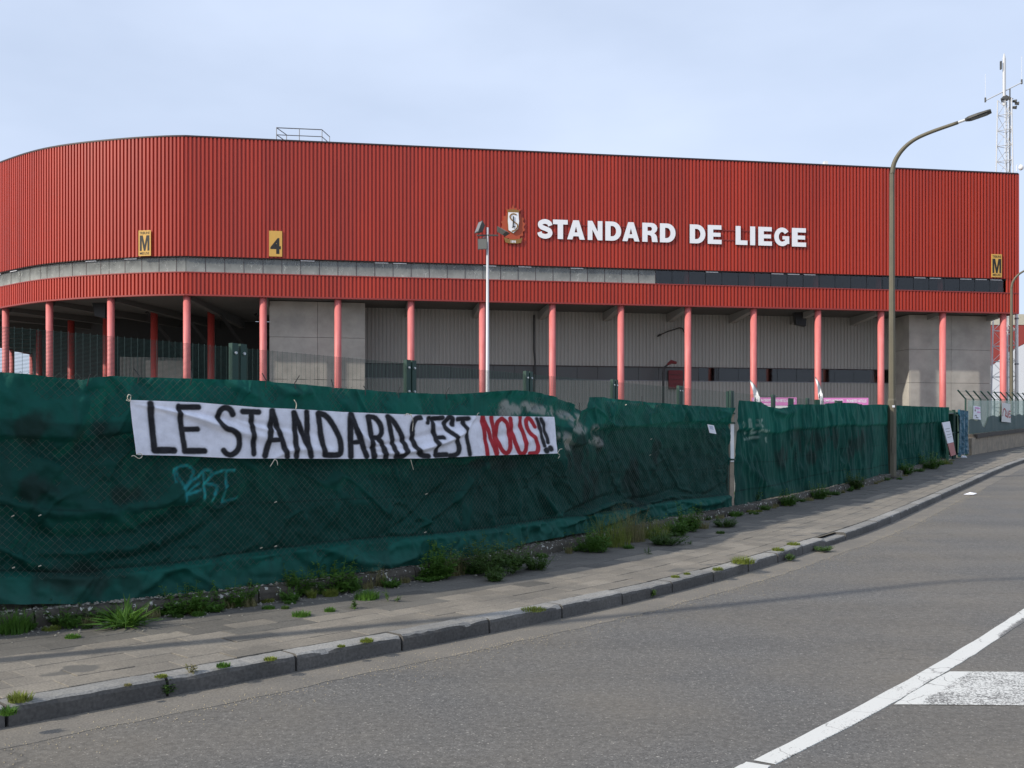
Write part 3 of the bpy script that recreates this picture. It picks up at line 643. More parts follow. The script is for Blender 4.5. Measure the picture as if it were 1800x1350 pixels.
for k in range(10):
    a = g0 + (g1 - g0) * k / 10; b = g0 + (g1 - g0) * (k + 1) / 10; nn = round((b - a) / .285)
    corrug(fac(a, GO), fac(b, GO), 7.80, ZB + .1, nn, .055, M['grey_clad'], 'wall_panel', stand, NR)
    corrug(fac(a, GO), fac(b, GO), ZG, 6.74, nn, .055, M['grey_clad'], 'wall_panel', stand, NR)
part('window_sill', MB().obox(fac(g0, GO - .1, 6.70), E3 * (g1 - g0), NR * .18, (0,0,.06)), M['rail'], stand)
part('window_head', MB().obox(fac(g0, GO - .1, 7.77), E3 * (g1 - g0), NR * .18, (0,0,.05)), M['dark_trim'], stand)
s = g0
while s < g1 - .3:
    w = min(1.6, g1 - s); part('window_pane', MB().obox(fac(s + .012, GO - .05, 6.76), E3 * (w - .024), NR * .02, (0,0,1.01)), M['pane_dark'] if s > s_uo(1213, GO) else M['pane_grey'], stand); s += w
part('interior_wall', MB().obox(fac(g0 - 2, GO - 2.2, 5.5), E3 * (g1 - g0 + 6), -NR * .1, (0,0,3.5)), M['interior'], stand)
for k in range(5, 11): part('column_head', column_mb(fac(5 * k + 2.2, GO - .8), .25, 5.6, 9), M['column_red'], stand, True)
part('downpipe', MB().tube([fac(s_uo(938, GO), GO + .15, ZB - .2), fac(s_uo(938, GO), GO + .15, 9), fac(s_uo(938, GO) + .08, GO + .15, 8), fac(s_uo(938, GO), GO + .15, 6), fac(s_uo(938, GO), GO + .15, ZG)], .06, 8), M['black'], stand)

# ---- fixed to the stand: letters, signs, crest, lamps
def arc(cx, cy, rx, ry, a0, a1, n=10): return [(cx + rx * math.cos(R(a0 + (a1-a0)*k/n)), cy + ry * math.sin(R(a0 + (a1-a0)*k/n))) for k in range(n + 1)]
def stroke(pts, w, n=6):
    P = catmull(pts, n); T = np.gradient(P, axis=0); T /= np.hypot(T[:,0], T[:,1])[:,None]; Nn = np.stack([-T[:,1], T[:,0]], 1) * w / 2
    return [tuple(p) for p in P + Nn] + [tuple(p) for p in (P - Nn)[::-1]]
GL = {
 'I': ([[(0,0),(.28,0),(.28,1),(0,1)]], .28), 'L': ([[(0,0),(.66,0),(.66,.24),(.28,.24),(.28,1),(0,1)]], .66),
 'E': ([[(0,0),(.7,0),(.7,.23),(.28,.23),(.28,.39),(.65,.39),(.65,.6),(.28,.6),(.28,.77),(.69,.77),(.69,1),(0,1)]], .7),
 'T': ([[(.24,0),(.52,0),(.52,.76),(.76,.76),(.76,1),(0,1),(0,.76),(.24,.76)]], .76),
 'N': ([[(0,0),(.27,0),(.27,.55),(.57,0),(.84,0),(.84,1),(.57,1),(.57,.45),(.27,1),(0,1)]], .84),
 'A': ([[(0,0),(.28,0),(.335,.17),(.615,.17),(.67,0),(.95,0),(.63,1),(.32,1)], [(.4,.37),(.475,.68),(.55,.37)]], .95),
 'D': ([[(0,0)] + arc(.38,.5,.46,.5,-90,90,16) + [(0,1)], ([(.28,.23)] + arc(.37,.5,.2,.27,-90,90,12) + [(.28,.77)])[::-1]], .84),
 'R': ([[(0,0),(.28,0),(.28,.36),(.37,.36),(.45,.33),(.49,.26),(.52,0),(.82,0),(.78,.3),(.73,.39),(.64,.46)] + arc(.49,.72,.31,.28,-48,90,10) + [(0,1)], ([(.28,.58)] + arc(.43,.685,.085,.105,-90,90,8) + [(.28,.79)])[::-1]], .82),
 'M': ([[(0,0),(.2,0),(.2,.72),(.41,0),(.58,0),(.8,.72),(.8,0),(1,0),(1,1),(.69,1),(.5,.36),(.31,1),(0,1)]], 1),
 'S': ([stroke([(.69,.67),(.62,.81),(.41,.885),(.19,.82),(.14,.71),(.22,.59),(.42,.515),(.62,.43),(.68,.29),(.6,.165),(.40,.115),(.17,.18),(.10,.33)], .245)], .8),
 'G': ([arc(.45,.5,.45,.5,36,312,26) + [(.86,.13),(.86,.54),(.47,.54),(.47,.36),(.61,.36),(.61,.275)] + arc(.45,.5,.19,.26,306,36,22)], .88)}
sign = root('letter_sign', fac(s_of_u(1180), FO + .3, 16.3), 'white raised capital letters reading STANDARD DE LIEGE on red cladding', 'sign')
LZ, LH = 16.33, 1.36
for ch, u0, u1 in (('S',945,971),('T',972,998),('A',997,1028),('N',1033,1059),('D',1064,1092),('A',1094,1124),('R',1129,1156),('D',1160,1187.5),('D',1212.5,1240),('E',1244,1268.5),('L',1293,1314),('I',1318.5,1327.5),('E',1333,1357),('G',1361,1388),('E',1392,1417)):
    lp, w = GL[ch]; a, b = s_uo(u0, FO + .2), s_uo(u1, FO + .2)
    mb = curve_mesh('letter', lp,   .04, None, lambda x, y, z: fac(a + (b - a) * x / w, FO + .16 + z, LZ + LH * y))
    o = part('letter', mb, [M['letter'], M['letter_side']], sign)
    for p in o.data.polygons: p.material_index = 0 if abs(p.normal.dot(NR)) > .5 else 1
    o['label'] = 'white capital letter ' + ch
for z in (LZ + .3, LZ + 1.0): part('mounting_rail', MB().obox(fac(s_of_u(950), FO + .10, z), E3 * (s_of_u(1185) - s_of_u(950)), NR * .04, (0,0,.05)), M['red_trim'], sign); part('mounting_rail', MB().obox(fac(s_of_u(1214), FO + .10, z), E3 * (s_of_u(1414) - s_of_u(1214)), NR * .04, (0,0,.05)), M['red_trim'], sign)
# facet under a photo column
def facet(u, off):
    k = (u - 900) / F
    for (a, b, a2, b2, i) in BAYS:
        if i < NLEFT - 5: continue
        d = (b - a).normalized(); out = Vector((d.y, -d.x, 0)); a_, b_ = a + out * off, b + out * off
        # solve a_ + d t on ray x = k y
        t = (k * a_.y - a_.x) / (d.x - k * d.y)
        if -.15 <= t <= (b - a).length + .15: return a_ + d * t, d, out
def board(name, u0, u1, v0, v1, label, big, small=None, group=None, bw=.8, bz=(.2, .8)):
    p, d, out = facet((u0 + u1) / 2, .34 if u1 < 330 else .12); w = (u1 - u0) / F * p.y / abs(d.x - (u0-900)/F*d.y) ; zc = EYE + (HOR - v1) / F * p.y; h = (v1 - v0) / F * p.y
    o = p - d * w / 2; o.z = zc
    rt = root(name, o, label, 'sign', group)
    part('sign_panel', MB().obox(o, d * w, out * .04, (0,0,h)), M['yellow'], rt)
    X = lambda x0, z0: (lambda x, y, e: o + d * (x0 + x) + out * (.046 + e) + Vector((0,0,z0 + y)))
    if big == 'M': part('lettering', curve_mesh('g', [[(x * w * bw, y * h * (bz[1] - bz[0])) for x, y in GL['M'][0][0]]], .002, None, X(w * (1 - bw) / 2, h * bz[0])), M['ink'], rt)
    else: part('lettering', text_mesh(big, w * bw, h * (bz[1] - bz[0]), 0, X(w * (1 - bw) / 2, h * bz[0]), .028), M['ink'], rt)
    if small:
        part('lettering', text_mesh(small[0], w * .84, h * .10, 0, X(w * .08, h * .845), .012), M['ink'], rt)
        part('lettering', text_mesh(small[1], w * .78, h * .10, 0, X(w * .11, h * .05), .012), M['ink'], rt)
board('stand_sign', 244, 265.5, 405, 450, 'yellow TRIBUNE M MEUSE sign on the curved left end of the cladding', 'M', ('TRIBUNE', 'MEUSE'), 'stand signs', .78, (.20, .80))
board('gate_sign', 473, 496, 406, 451, 'yellow sign with a black number 4 on red cladding', '4', None, None, .8, (.10, .72))
board('stand_sign', 1742.5, 1760.5, 447, 487.5, 'yellow TRIBUNE M MEUSE sign near the right corner of the cladding', 'M', ('TRIBUNE', 'MEUSE'), 'stand signs', .84, (.18, .80))
# crest
cs = s_uo(902, FO + .15); cr0 = root('club_crest', fac(cs, FO + .1, 15.95), 'club crest with white shield and wreath left of the white letters', 'crest')
XF = lambda dep: (lambda x, y, z: fac(cs + x, FO + .13 + dep + z, 17.25 + y))
wr = []
for k in range(64):
    a = 2 * math.pi * k / 64; rr = 1 + (.10 if k % 4 in (1, 2) else -.02); wr.append((.78 * rr * math.cos(a), -.1 + .98 * rr * math.sin(a)))
part('wreath', curve_mesh('w', [wr], .03, None, XF(0)), M['wreath'], cr0)
part('crown', curve_mesh('w', [[(-.42,.85),(.42,.85),(.55,1.12),(.3,1.02),(.22,1.2),(.1,1.12),(0,1.42),(-.1,1.12),(-.22,1.2),(-.3,1.02),(-.55,1.12)]], .03, None, XF(.03)), M['wreath'], cr0)
part('crown_band', curve_mesh('w', [[(-.42,.84),(.42,.84),(.40,.99),(0,1.06),(-.40,.99)]], .02, None, XF(.075)), M['gold'], cr0)
sh = [(-.36,.82),(.36,.82),(.40,.2),(.33,-.3),(0,-.62),(-.33,-.42),(-.38,.2)]
part('shield_rim', curve_mesh('w', [[(x * 1.1, y * 1.06) for x, y in sh]], .02, None, XF(.08)), M['gold'], cr0)
part('shield', curve_mesh('w', [sh], .02, None, XF(.11)), M['letter'], cr0)
part('monogram', curve_mesh('w', [stroke([(.22,.66),(.05,.72),(-.14,.68),(-.24,.52),(-.16,.34),(.06,.16),(.26,.0),(.28,-.2),(.12,-.42),(-.12,-.5)], .085)], .01, None, XF(.145)), M['gold'], cr0)
part('monogram', curve_mesh('w', [stroke([(0,.55),(-.01,.1),(-.03,-.22)], .075)], .01, None, XF(.17)), M['ink'], cr0)
part('monogram', curve_mesh('w', [stroke([(-.10,-.25),(.02,-.20),(.14,-.16)], .06)], .01, None, XF(.195)), M['ink'], cr0)
part('ribbon', curve_mesh('w', [[(-.66,-.92),(-.35,-1.02),(0,-1.05),(.35,-1.02),(.66,-.92),(.6,-1.12),(.55,-1.28),(.3,-1.33),(0,-1.35),(-.3,-1.33),(-.55,-1.28),(-.6,-1.12)]], .02, None, XF(.06)), M['gold'], cr0)
part('lettering', text_mesh('1898', .36, .17, 0, lambda x, y, z: fac(cs - .18 + x, FO + .222, 17.25 - 1.30 + y), .02), M['letter'], cr0)
# roof things
rp = lambda u, v, Y: at(u, v, Y)
rl = root('roof_railing', at(527, 262, 70.5), 'thin steel guard rail on the roof edge above the number 4', 'railing')
a, b = at(486, 224.5, 70.5), at(566, 228, 71.1); zb = ZT - .2
for nm, mbx in (('rail', MB().tube([a, b], .035, 6)), ('rail', MB().tube([a - Vector((0,0,.5)), b - Vector((0,0,.5))], .03, 6)),
                ('post', MB().tube([a, (a.x, a.y, zb)], .03, 6)), ('post', MB().tube([b, (b.x, b.y, zb)], .03, 6)), ('post', MB().tube([(a+b)/2, ((a.x+b.x)/2, (a.y+b.y)/2, zb)], .03, 6)),
                ('rail', MB().tube([a, a + Vector((.35, 1.6, 0))], .03, 6)), ('rail', MB().tube([b, b + Vector((.25, 1.6, 0))], .03, 6)),
                ('rail', MB().tube([a - Vector((0,0,.5)), a + Vector((.35, 1.6, -.5))], .03, 6)), ('rail', MB().tube([b - Vector((0,0,.5)), b + Vector((.25, 1.6, -.5))], .03, 6)),
                ('post', MB().tube([a + Vector((.35, 1.6, 0)), (a.x + .35, a.y + 1.6, zb)], .03, 6)), ('post', MB().tube([b + Vector((.25, 1.6, 0)), (b.x + .25, b.y + 1.6, zb)], .03, 6))): part(nm, mbx, M['rail'], rl)
def roofbox(u, Y, w, h, m, name, label, cat, arm=False):
    p = at(u, 300, Y); rt = root(name, (p.x, p.y, ZT), label, cat)
    part('housing', MB().add([(p.x-w/2,p.y-.2,ZT+.1),(p.x+w/2,p.y-.2,ZT+.1),(p.x+w/2,p.y+.3,ZT+.1),(p.x-w/2,p.y+.3,ZT+.1),(p.x-w*.45,p.y-.18,ZT+h),(p.x+w*.5,p.y-.18,ZT+h*.94),(p.x+w*.5,p.y+.3,ZT+h*.94),(p.x-w*.45,p.y+.3,ZT+h)], [(0,3,2,1),(4,5,6,7),(0,1,5,4),(1,2,6,5),(2,3,7,6),(3,0,4,7)]), m, rt)
    part('foot', MB().tube([(p.x, p.y, ZT - .3), (p.x, p.y, ZT + .15)], .05, 6), M['rail'], rt)
    if arm: part('arm', MB().tube([(p.x, p.y, ZT + .1), (p.x - w * .9, p.y, ZT + .12)], .04, 6), M['rail'], rt)
roofbox(611.5, 69.6, .24, .34, M['white_paint'], 'roof_antenna', 'small white box on the roof edge right of the railing', 'antenna')
roofbox(1451, 73.9, .26, .40, M['white_paint'], 'roof_camera', 'small white camera on the roof edge left of the street lamp', 'camera', True)
p = at(721, 300, 70.3); ve = root('roof_vent', (p.x, p.y, ZT), 'small dark vent finial on the roof edge above the columns', 'vent')
part('stem', MB().tube([(p.x, p.y, ZT-.2), (p.x, p.y, ZT+.2), (p.x, p.y, ZT+.28), (p.x, p.y, ZT+.42)], [.14, .12, .05, .03], 8), M['lamp_head'], ve)
part('bracket', MB().tube([(p.x, p.y, ZT+.02), (p.x - .25, p.y, ZT+.06)], .04, 6), M['rail'], ve)
p = at(1227, 300, 72.6); an = root('roof_antenna', (p.x, p.y, ZT), 'pair of tiny bent wire aerials on the roof edge above LIEGE', 'antenna')
for dx in (-.2, .2): part('aerial', MB().tube([(p.x+dx-.2, p.y, ZT+.02), (p.x+dx-.1, p.y, ZT+.2), (p.x+dx, p.y, ZT+.24), (p.x+dx+.04, p.y, ZT-.1)], .02, 5), M['lattice'], an)
# loudspeakers hanging under the soffit, wall lamps, red board
def speaker(p, label):
    rt = root('loudspeaker', p, label, 'loudspeaker', 'hanging loudspeakers')
    part('cabinet', MB().add([p+Vector((-.42,-.3,.15)),p+Vector((.3,-.3,0)),p+Vector((.3,.35,0)),p+Vector((-.42,.35,.15)),p+Vector((-.62,-.3,1.25)),p+Vector((.35,-.3,1.3)),p+Vector((.35,.35,1.3)),p+Vector((-.62,.35,1.25))], [(0,3,2,1),(4,5,6,7),(0,1,5,4),(1,2,6,5),(2,3,7,6),(3,0,4,7)]), M['black'], rt)
    part('bracket', MB().tube([p+Vector((-.1,0,1.25)), p+Vector((-.1,0,1.9))], .05, 6), M['rail'], rt)
speaker(at(180, 560, 71.0), 'black loudspeaker hanging under the curved left end of the stand')
speaker(at(1408, 574, 76.0), 'black loudspeaker hanging under the straight part of the stand')
wlp = root('wall_lamp', fac(s_uo(1206, GO), GO + .1, 10.3), 'dark bent arm lamp on the grey wall high up behind the columns', 'lamp')
a = fac(s_uo(1206, GO), GO + .15, 10.2)
part('arm', MB().tube([a, a + Vector((-.35,-.2,.55)), a + Vector((-.6,-.3,.6)), a + Vector((-1.5,-.5,.3)), a + Vector((-2.2,-.6,.0))], .05, 6), M['black'], wlp)
part('head', MB().tube([a + Vector((-2.1,-.6,.05)), a + Vector((-2.35,-.65,-.1))], [.1, .06], 6), M['black'], wlp)
yl = root('yard_lamp', fac(s_uo(1166, GO + 1.2), GO + 1.2, ZG), 'short black lamp post standing beside the dark red board', 'lamp')
a = fac(s_uo(1166, GO + 1.2), GO + 1.2)
part('pole', MB().tube([(a.x,a.y,ZG),(a.x,a.y,7.3),(a.x+.1,a.y,7.7),(a.x+.35,a.y,7.9)], [.1,.09,.08,.07], 8), M['black'], yl)
part('head', MB().tube([(a.x+.3,a.y,7.88),(a.x+.6,a.y,8.1),(a.x+1.0,a.y,8.02)], [.08,.16,.1], 8), M['dark_red'], yl)
rb = solo('wall_board', MB().obox(fac(s_uo(1174, GO), GO + .12, 6.1), E3 * 1.15, NR * .08, (0,0,1.45)), M['dark_red'], 'dark red board across the window strip beside a black lamp post', 'board')
for k in range(4):
    part('edge_strip', MB().obox(wloc(rb) + Vector((-.6 + .02, -.22 - .0, .02 + .36 * k)), (1.1, .165, 0), (.01, -.02, 0), (0, 0, .02)), M['black'], rb)

# ---- floodlight mast in the yard
Yf = 46; fl = root('floodlight_mast', (at(857, 700, Yf).x, Yf, .9), 'slim white mast with three black floodlights in front of the crest', 'floodlight')
X0 = at(857, 700, Yf).x; zt = at(857, 400, Yf).z
part('pole', MB().tube([(X0, Yf, .9), (X0, Yf, 4), (X0, Yf, zt)], [.10, .085, .05], 12), M['lattice'], fl, True)
zc = at(857, 413, Yf).z; part('crossbar', MB().obox((X0-.5, Yf-.05, zc-.05), (1.0,0,0), (0,.1,0), (0,0,.06)), M['lamp_head'], fl)
def flood(c, w, h, rz, tilt):
    Mx = Matrix.Translation(c) @ Matrix.Rotation(rz, 4, 'Z') @ Matrix.Rotation(tilt, 4, 'X')
    h0 = MB().add([(-w/2,-.06,-h/2),(w/2,-.06,-h/2),(w/2,-.06,h/2),(-w/2,-.06,h/2),(-w*.35,.16,-h*.3),(w*.35,.16,-h*.3),(w*.35,.16,h*.3),(-w*.35,.16,h*.3)], [(0,3,2,1)[::-1],(4,5,6,7)[::-1],(0,1,5,4),(1,2,6,5),(2,3,7,6),(3,0,4,7)])
    gl = MB().obox((-w*.44,-.07,-h*.44), (w*.88,0,0), (0,.006,0), (0,0,h*.88))
    for q in (h0, gl): q.v = [tuple(Mx @ Vector(p)) for p in q.v]
    o = part('lamp_head', h0, M['lamp_head'], fl); part('lens', gl, M['lamp_glass'], o)
flood(at(843, 400, Yf), .42, .58, R(-62), R(-22)); flood(at(884, 406, Yf), .48, .54, R(66), R(-58)); flood(at(848.5, 429, Yf - .2), .46, .50, R(-8), R(8))
part('bracket', MB().tube([at(849, 418, Yf - .1), at(857, 416, Yf)], .03, 6), M['rail'], fl)

# ---- lattice mast, white camera pole and far stand at the right
Yl = 98; c = at(1767, 786, Yl); lm = root('lattice_mast', (c.x, Yl, 1.0), 'tall white lattice radio mast rising behind the right corner of the stand', 'mast')
def leg(k, z):
    w = np.interp(z, [1, 14, 33.5], [1.45, 1.15, .72]); a = R(-90 + 120 * k + 25); return Vector((c.x + w * math.cos(a), Yl + w * math.sin(a), z))
ztop = at(0, 176, Yl).z
lv = list(np.linspace(1.0, ztop, 24))
for k in range(3): part('leg', MB().tube([leg(k, 1), leg(k, 14), leg(k, ztop)], [.085, .07, .055], 6), M['lattice'], lm)
for j in range(len(lv) - 1):
    mb = MB()
    for k in range(3):
        mb.tube([leg(k, lv[j]), leg((k+1) % 3, lv[j])], .032, 4); mb.tube([leg(k if j % 2 else (k+1) % 3, lv[j]), leg((k+1) % 3 if j % 2 else k, lv[j+1])], .028, 4)
    part('bracing', mb, M['lattice'], lm)
mb = MB()
for s_ in (-.16, .16): mb.tube([(c.x + s_, Yl - .3, 1), (c.x + s_, Yl - .3, ztop)], .025, 4)
for z in np.arange(1.2, ztop, .33): mb.tube([(c.x - .16, Yl - .3, z), (c.x + .16, Yl - .3, z)], .016, 4)
part('ladder', mb, M['lattice'], lm); part('cable', MB().tube([(c.x + .3, Yl - .32, 1), (c.x + .3, Yl - .32, ztop + 1)], .06, 6), M['lamp_head'], lm)
zm = at(0, 103, Yl).z; part('top_pole', MB().tube([(c.x - .1, Yl, ztop - .5), (c.x - .1, Yl, zm), (c.x - .1, Yl, zm + .5)], [.15, .15, .04], 10), M['lattice'], lm)
part('top_plate', MB().tube([(c.x, Yl, ztop), (c.x, Yl, ztop + .5)], [.75, .1], 3), M['lamp_head'], lm)
a, b = at(1732, 177, Yl), at(1796, 145, Yl); part('antenna_arm', MB().tube([a, b], .06, 6), M['lattice'], lm)
for q in (a, b):
    part('whip_antenna', MB().tube([q - Vector((0,0,.2)), q + Vector((0,0,2.6))], .018, 5), M['white_paint'], lm); part('clamp', MB().tube([q - Vector((0,0,.15)), q + Vector((0,0,.3))], .08, 6), M['lamp_head'], lm)
q = at(1760, 112, Yl); part('panel_antenna', MB().obox(q + Vector((-.15,-.2,-.6)), (.12,0,0), (0,.2,0), (0,0,.8)), M['lamp_head'], lm)
for u, v in ((1780, 178), (1784, 182), (1780, 189)): q = at(u, v, Yl); part('spotlight', MB().tube([q, q + Vector((.3,-.2,-.05))], [.12, .18], 8), M['lamp_head'], lm)
Yp = 80; cp = at(1787, 786, Yp); cw = root('camera_pole', (cp.x, Yp, 1.0), 'thin white pole with a dome camera at the right corner of the stand', 'camera')
part('pole', MB().tube([(cp.x, Yp, 1), (cp.x, Yp, at(0, 305, Yp).z)], [.16, .09], 10), M['white_paint'], cw, True)
q = at(1790, 295, Yp); part('arm', MB().tube([(cp.x, Yp, q.z - .3), (cp.x, Yp, q.z + .2), q + Vector((.05,0,.35)), q + Vector((.25,0,.2))], .035, 6), M['white_paint'], cw)
part('dome', MB().tube([q + Vector((.22,0,.22)), q + Vector((.22,0,.05)), q + Vector((.22,0,-.12)), q + Vector((.22,0,-.2))], [.12,.2,.17,.05], 10), M['white_paint'], cw, True)
for v in (345, 430, 477, 560, 640): q = at(1787, v, Yp); part('clamp', MB().tube([q - Vector((0,0,.06)), q + Vector((0,0,.06))], .17, 8), M['rail'], cw)
Yb = 120; bd = root('far_stand', at(1800, 786, Yb), 'far stadium stand with white and dark red cladding behind the lattice mast', 'stadium')
A = lambda u, v: at(u, v, Yb)
def slab_poly(name, uv, m, th=.5, dy=0):
    P = [at(u, v, Yb + dy) for u, v in uv]; n = len(P); mb = MB(); mb.v = [tuple(p) for p in P] + [(p.x, p.y + th, p.z) for p in P]; mb.f = [tuple(range(n))[::-1], tuple(range(n, 2*n))] + [(k, (k+1) % n, n+(k+1) % n, n+k) for k in range(n)]; part(name, mb, m, bd)
slab_poly('lower_cladding', [(1690, 660), (1745, 642), (1775, 618), (1800, 605), (2000, 505), (2400, 430), (2400, 790), (1690, 790)], M['far_white'], 20)
slab_poly('upper_cladding', [(1690, 572), (2400, 574), (2400, 429), (2000, 504), (1800, 604), (1775, 617), (1745, 641), (1690, 659)][::-1] if False else [(1690, 659), (1690, 572), (1830, 572), (1830, 589), (1800, 604), (1775, 617), (1745, 641)], M['far_red'], 18)
slab_poly('roof_fascia', [(1690, 571), (1690, 553), (1830, 552), (1830, 571)], M['far_beige'], 18)

# ================================================================== STREET LAMPS
def street_lamp(loc, label, hs=1.0, group='street lamps'):
    x, y, z = loc; rt = root('street_lamp', loc, label, 'street lamp', group)
    H = 8.62 * hs; dirv = Vector((.86, -.51, 0))
    part('pole', MB().tube([(x,y,z-.1),(x,y,z+2.2),(x,y,z+2.25),(x,y,z+H)], [.125,.12,.10,.07], 8), M['lamp_pole'], rt)
    o = Vector((x, y, z)); pts = [o + Vector((0,0,H-.02)), o + dirv*.06 + Vector((0,0,H+.30)), o + dirv*.24 + Vector((0,0,H+.60)), o + dirv*.53 + Vector((0,0,H+.84)), o + dirv*.95 + Vector((0,0,H+1.0)), o + dirv*1.72 + Vector((0,0,H+1.17))]
    P = [Vector(q) for q in catmull(pts, 6)]
    part('arm', MB().tube(P, [.068 - .022*k/len(P) for k in range(len(P))], 10), M['lamp_pole'], rt, True)
    e = P[-1]; d = (P[-1] - P[-2]).normalized(); sd = Vector((-dirv.y, dirv.x, 0)) * -1; up = d.cross(sd) if d.cross(sd).z > 0 else -d.cross(sd)
    part('spigot', MB().tube([e - d*.1, e + d*.22], .036, 8), M['lattice'], rt)
    mb = MB(); sec = [(.18, .07, .05), (.28, .14, .075), (.5, .17, .075), (.75, .17, .055), (.84, .14, .045)]
    for t, w, h in sec:
        for a, b in ((-1, -.5), (1, -.5), (1, .25), (.5, .7), (-.5, .7), (-1, .25)): mb.v.append(tuple(e + d*t + sd*w*a + up*h*b))
    for i in range(len(sec) - 1):
        for k in range(6): mb.f.append((i*6+k, i*6+(k+1) % 6, (i+1)*6+(k+1) % 6, (i+1)*6+k))
    mb.f += [tuple(range(6))[::-1], tuple(24 + k for k in range(6))]
    h_ = part('lamp_head', mb, M['lamp_head'], rt); part('lens', MB().obox(e + d*.32 - sd*.12 - up*.045, d*.42, sd*.24, -up*.006), M['lamp_glass'], h_)
    part('access_door', MB().obox((x-.05, y-.135, z+.7), (.1,0,0), (0,.02,0), (0,0,.45)), M['lamp_pole'], rt)
    part('base_collar', MB().tube([(x,y,z-.02),(x,y,z+.04),(x,y,z+.05)], [.19,.18,.13], 10), M['coping'], rt)
    part('sticker', MB().obox((x-.04, y-.128, z+2.0), (.07,0,0), (0,.006,0), (0,0,.06)), M['paper'], rt)
    return rt
Y1 = 28.2; street_lamp((at(1568, 0, Y1).x, Y1, g(Y1) + KH), 'tall olive street lamp with curved arm standing against the green fence')
Y2 = 55.5; street_lamp((at(1778, 0, Y2).x, Y2, g(Y2) + KH), 'smaller distant street lamp by the low wall at the right edge')
street_lamp((-6.85, 5.35, KH), 'street lamp left of the frame whose long shadow crosses the pavement')

# ================================================================== CHAIN-LINK FENCE WITH GREEN SCREEN AND BANNER
FBOT = [(-2600, 1330), (-600, 1110), (0, 1060), (165, 1061), (300, 1049), (450, 1029), (610, 1007), (745, 990), (875, 968), (915, 957), (1000, 938), (1100, 929), (1180, 915), (1240, 906), (1281, 896), (1290, 891), (1350, 875), (1400, 866), (1500, 846), (1560, 834), (1663, 806)]
FTOP = [(-2600, 470), (-600, 618), (0, 654), (60, 659), (120, 666), (145, 668), (160, 664), (200, 661), (330, 665), (450, 669), (600, 682), (700, 690), (790, 693), (830, 691), (860, 688), (900, 686), (945, 690), (970, 697), (1000, 707), (1020, 722), (1031, 717), (1037, 698), (1060, 698), (1100, 703), (1200, 712), (1281, 717)]
FTOP2 = [(1288, 704), (1310, 705), (1330, 708), (1345, 715), (1360, 718), (1375, 716), (1384, 711), (1410, 711), (1440, 711), (1450, 709), (1480, 708), (1500, 709), (1510, 712), (1540, 711), (1600, 714), (1663, 716)]
fence = root('chain_link_fence', (*FENCE.at(FENCE.s_of_u(700)), .2), 'long chain-link fence with green screen along the pavement', 'fence')
def seg_d(px, py, pts, r):
    """distance to a polyline minus its radius"""
    D = np.full(px.shape, 1e9)
    for (x0, y0), (x1, y1) in zip(pts[:-1], pts[1:]):
        dx, dy = x1-x0, y1-y0; L2 = dx*dx + dy*dy + 1e-9; t = np.clip(((px-x0)*dx + (py-y0)*dy) / L2, 0, 1)
        D = np.minimum(D, np.hypot(px-x0-t*dx, py-y0-t*dy))
    return D - r
def ridge(px, py, pts, w):
    pts = [tuple(p) for p in catmull(pts, 4)] if len(pts) > 2 else pts; n = len(pts) - 1; D = np.full(px.shape, 1e9); A = np.zeros(px.shape)
    m_ = (px > min(p[0] for p in pts) - 3*w) & (px < max(p[0] for p in pts) + 3*w); x, y = px[m_], py[m_]; d0 = np.full(x.shape, 1e9); a0 = np.zeros(x.shape)
    for k, ((x0, y0), (x1, y1)) in enumerate(zip(pts[:-1], pts[1:])):
        dx, dy = x1-x0, y1-y0; t = np.clip(((x-x0)*dx + (y-y0)*dy) / (dx*dx + dy*dy + 1e-9), 0, 1); d = np.hypot(x-x0-t*dx, y-y0-t*dy)
        b = d < d0; d0 = np.where(b, d, d0); a0 = np.where(b, (k + t) / n, a0)
    A[m_] = np.exp(-(d0 / (w * (.6 + .8 * a0))) ** 2) * np.sin(np.pi * np.clip(.08 + .86 * a0, 0, 1)) ** .7
    return A
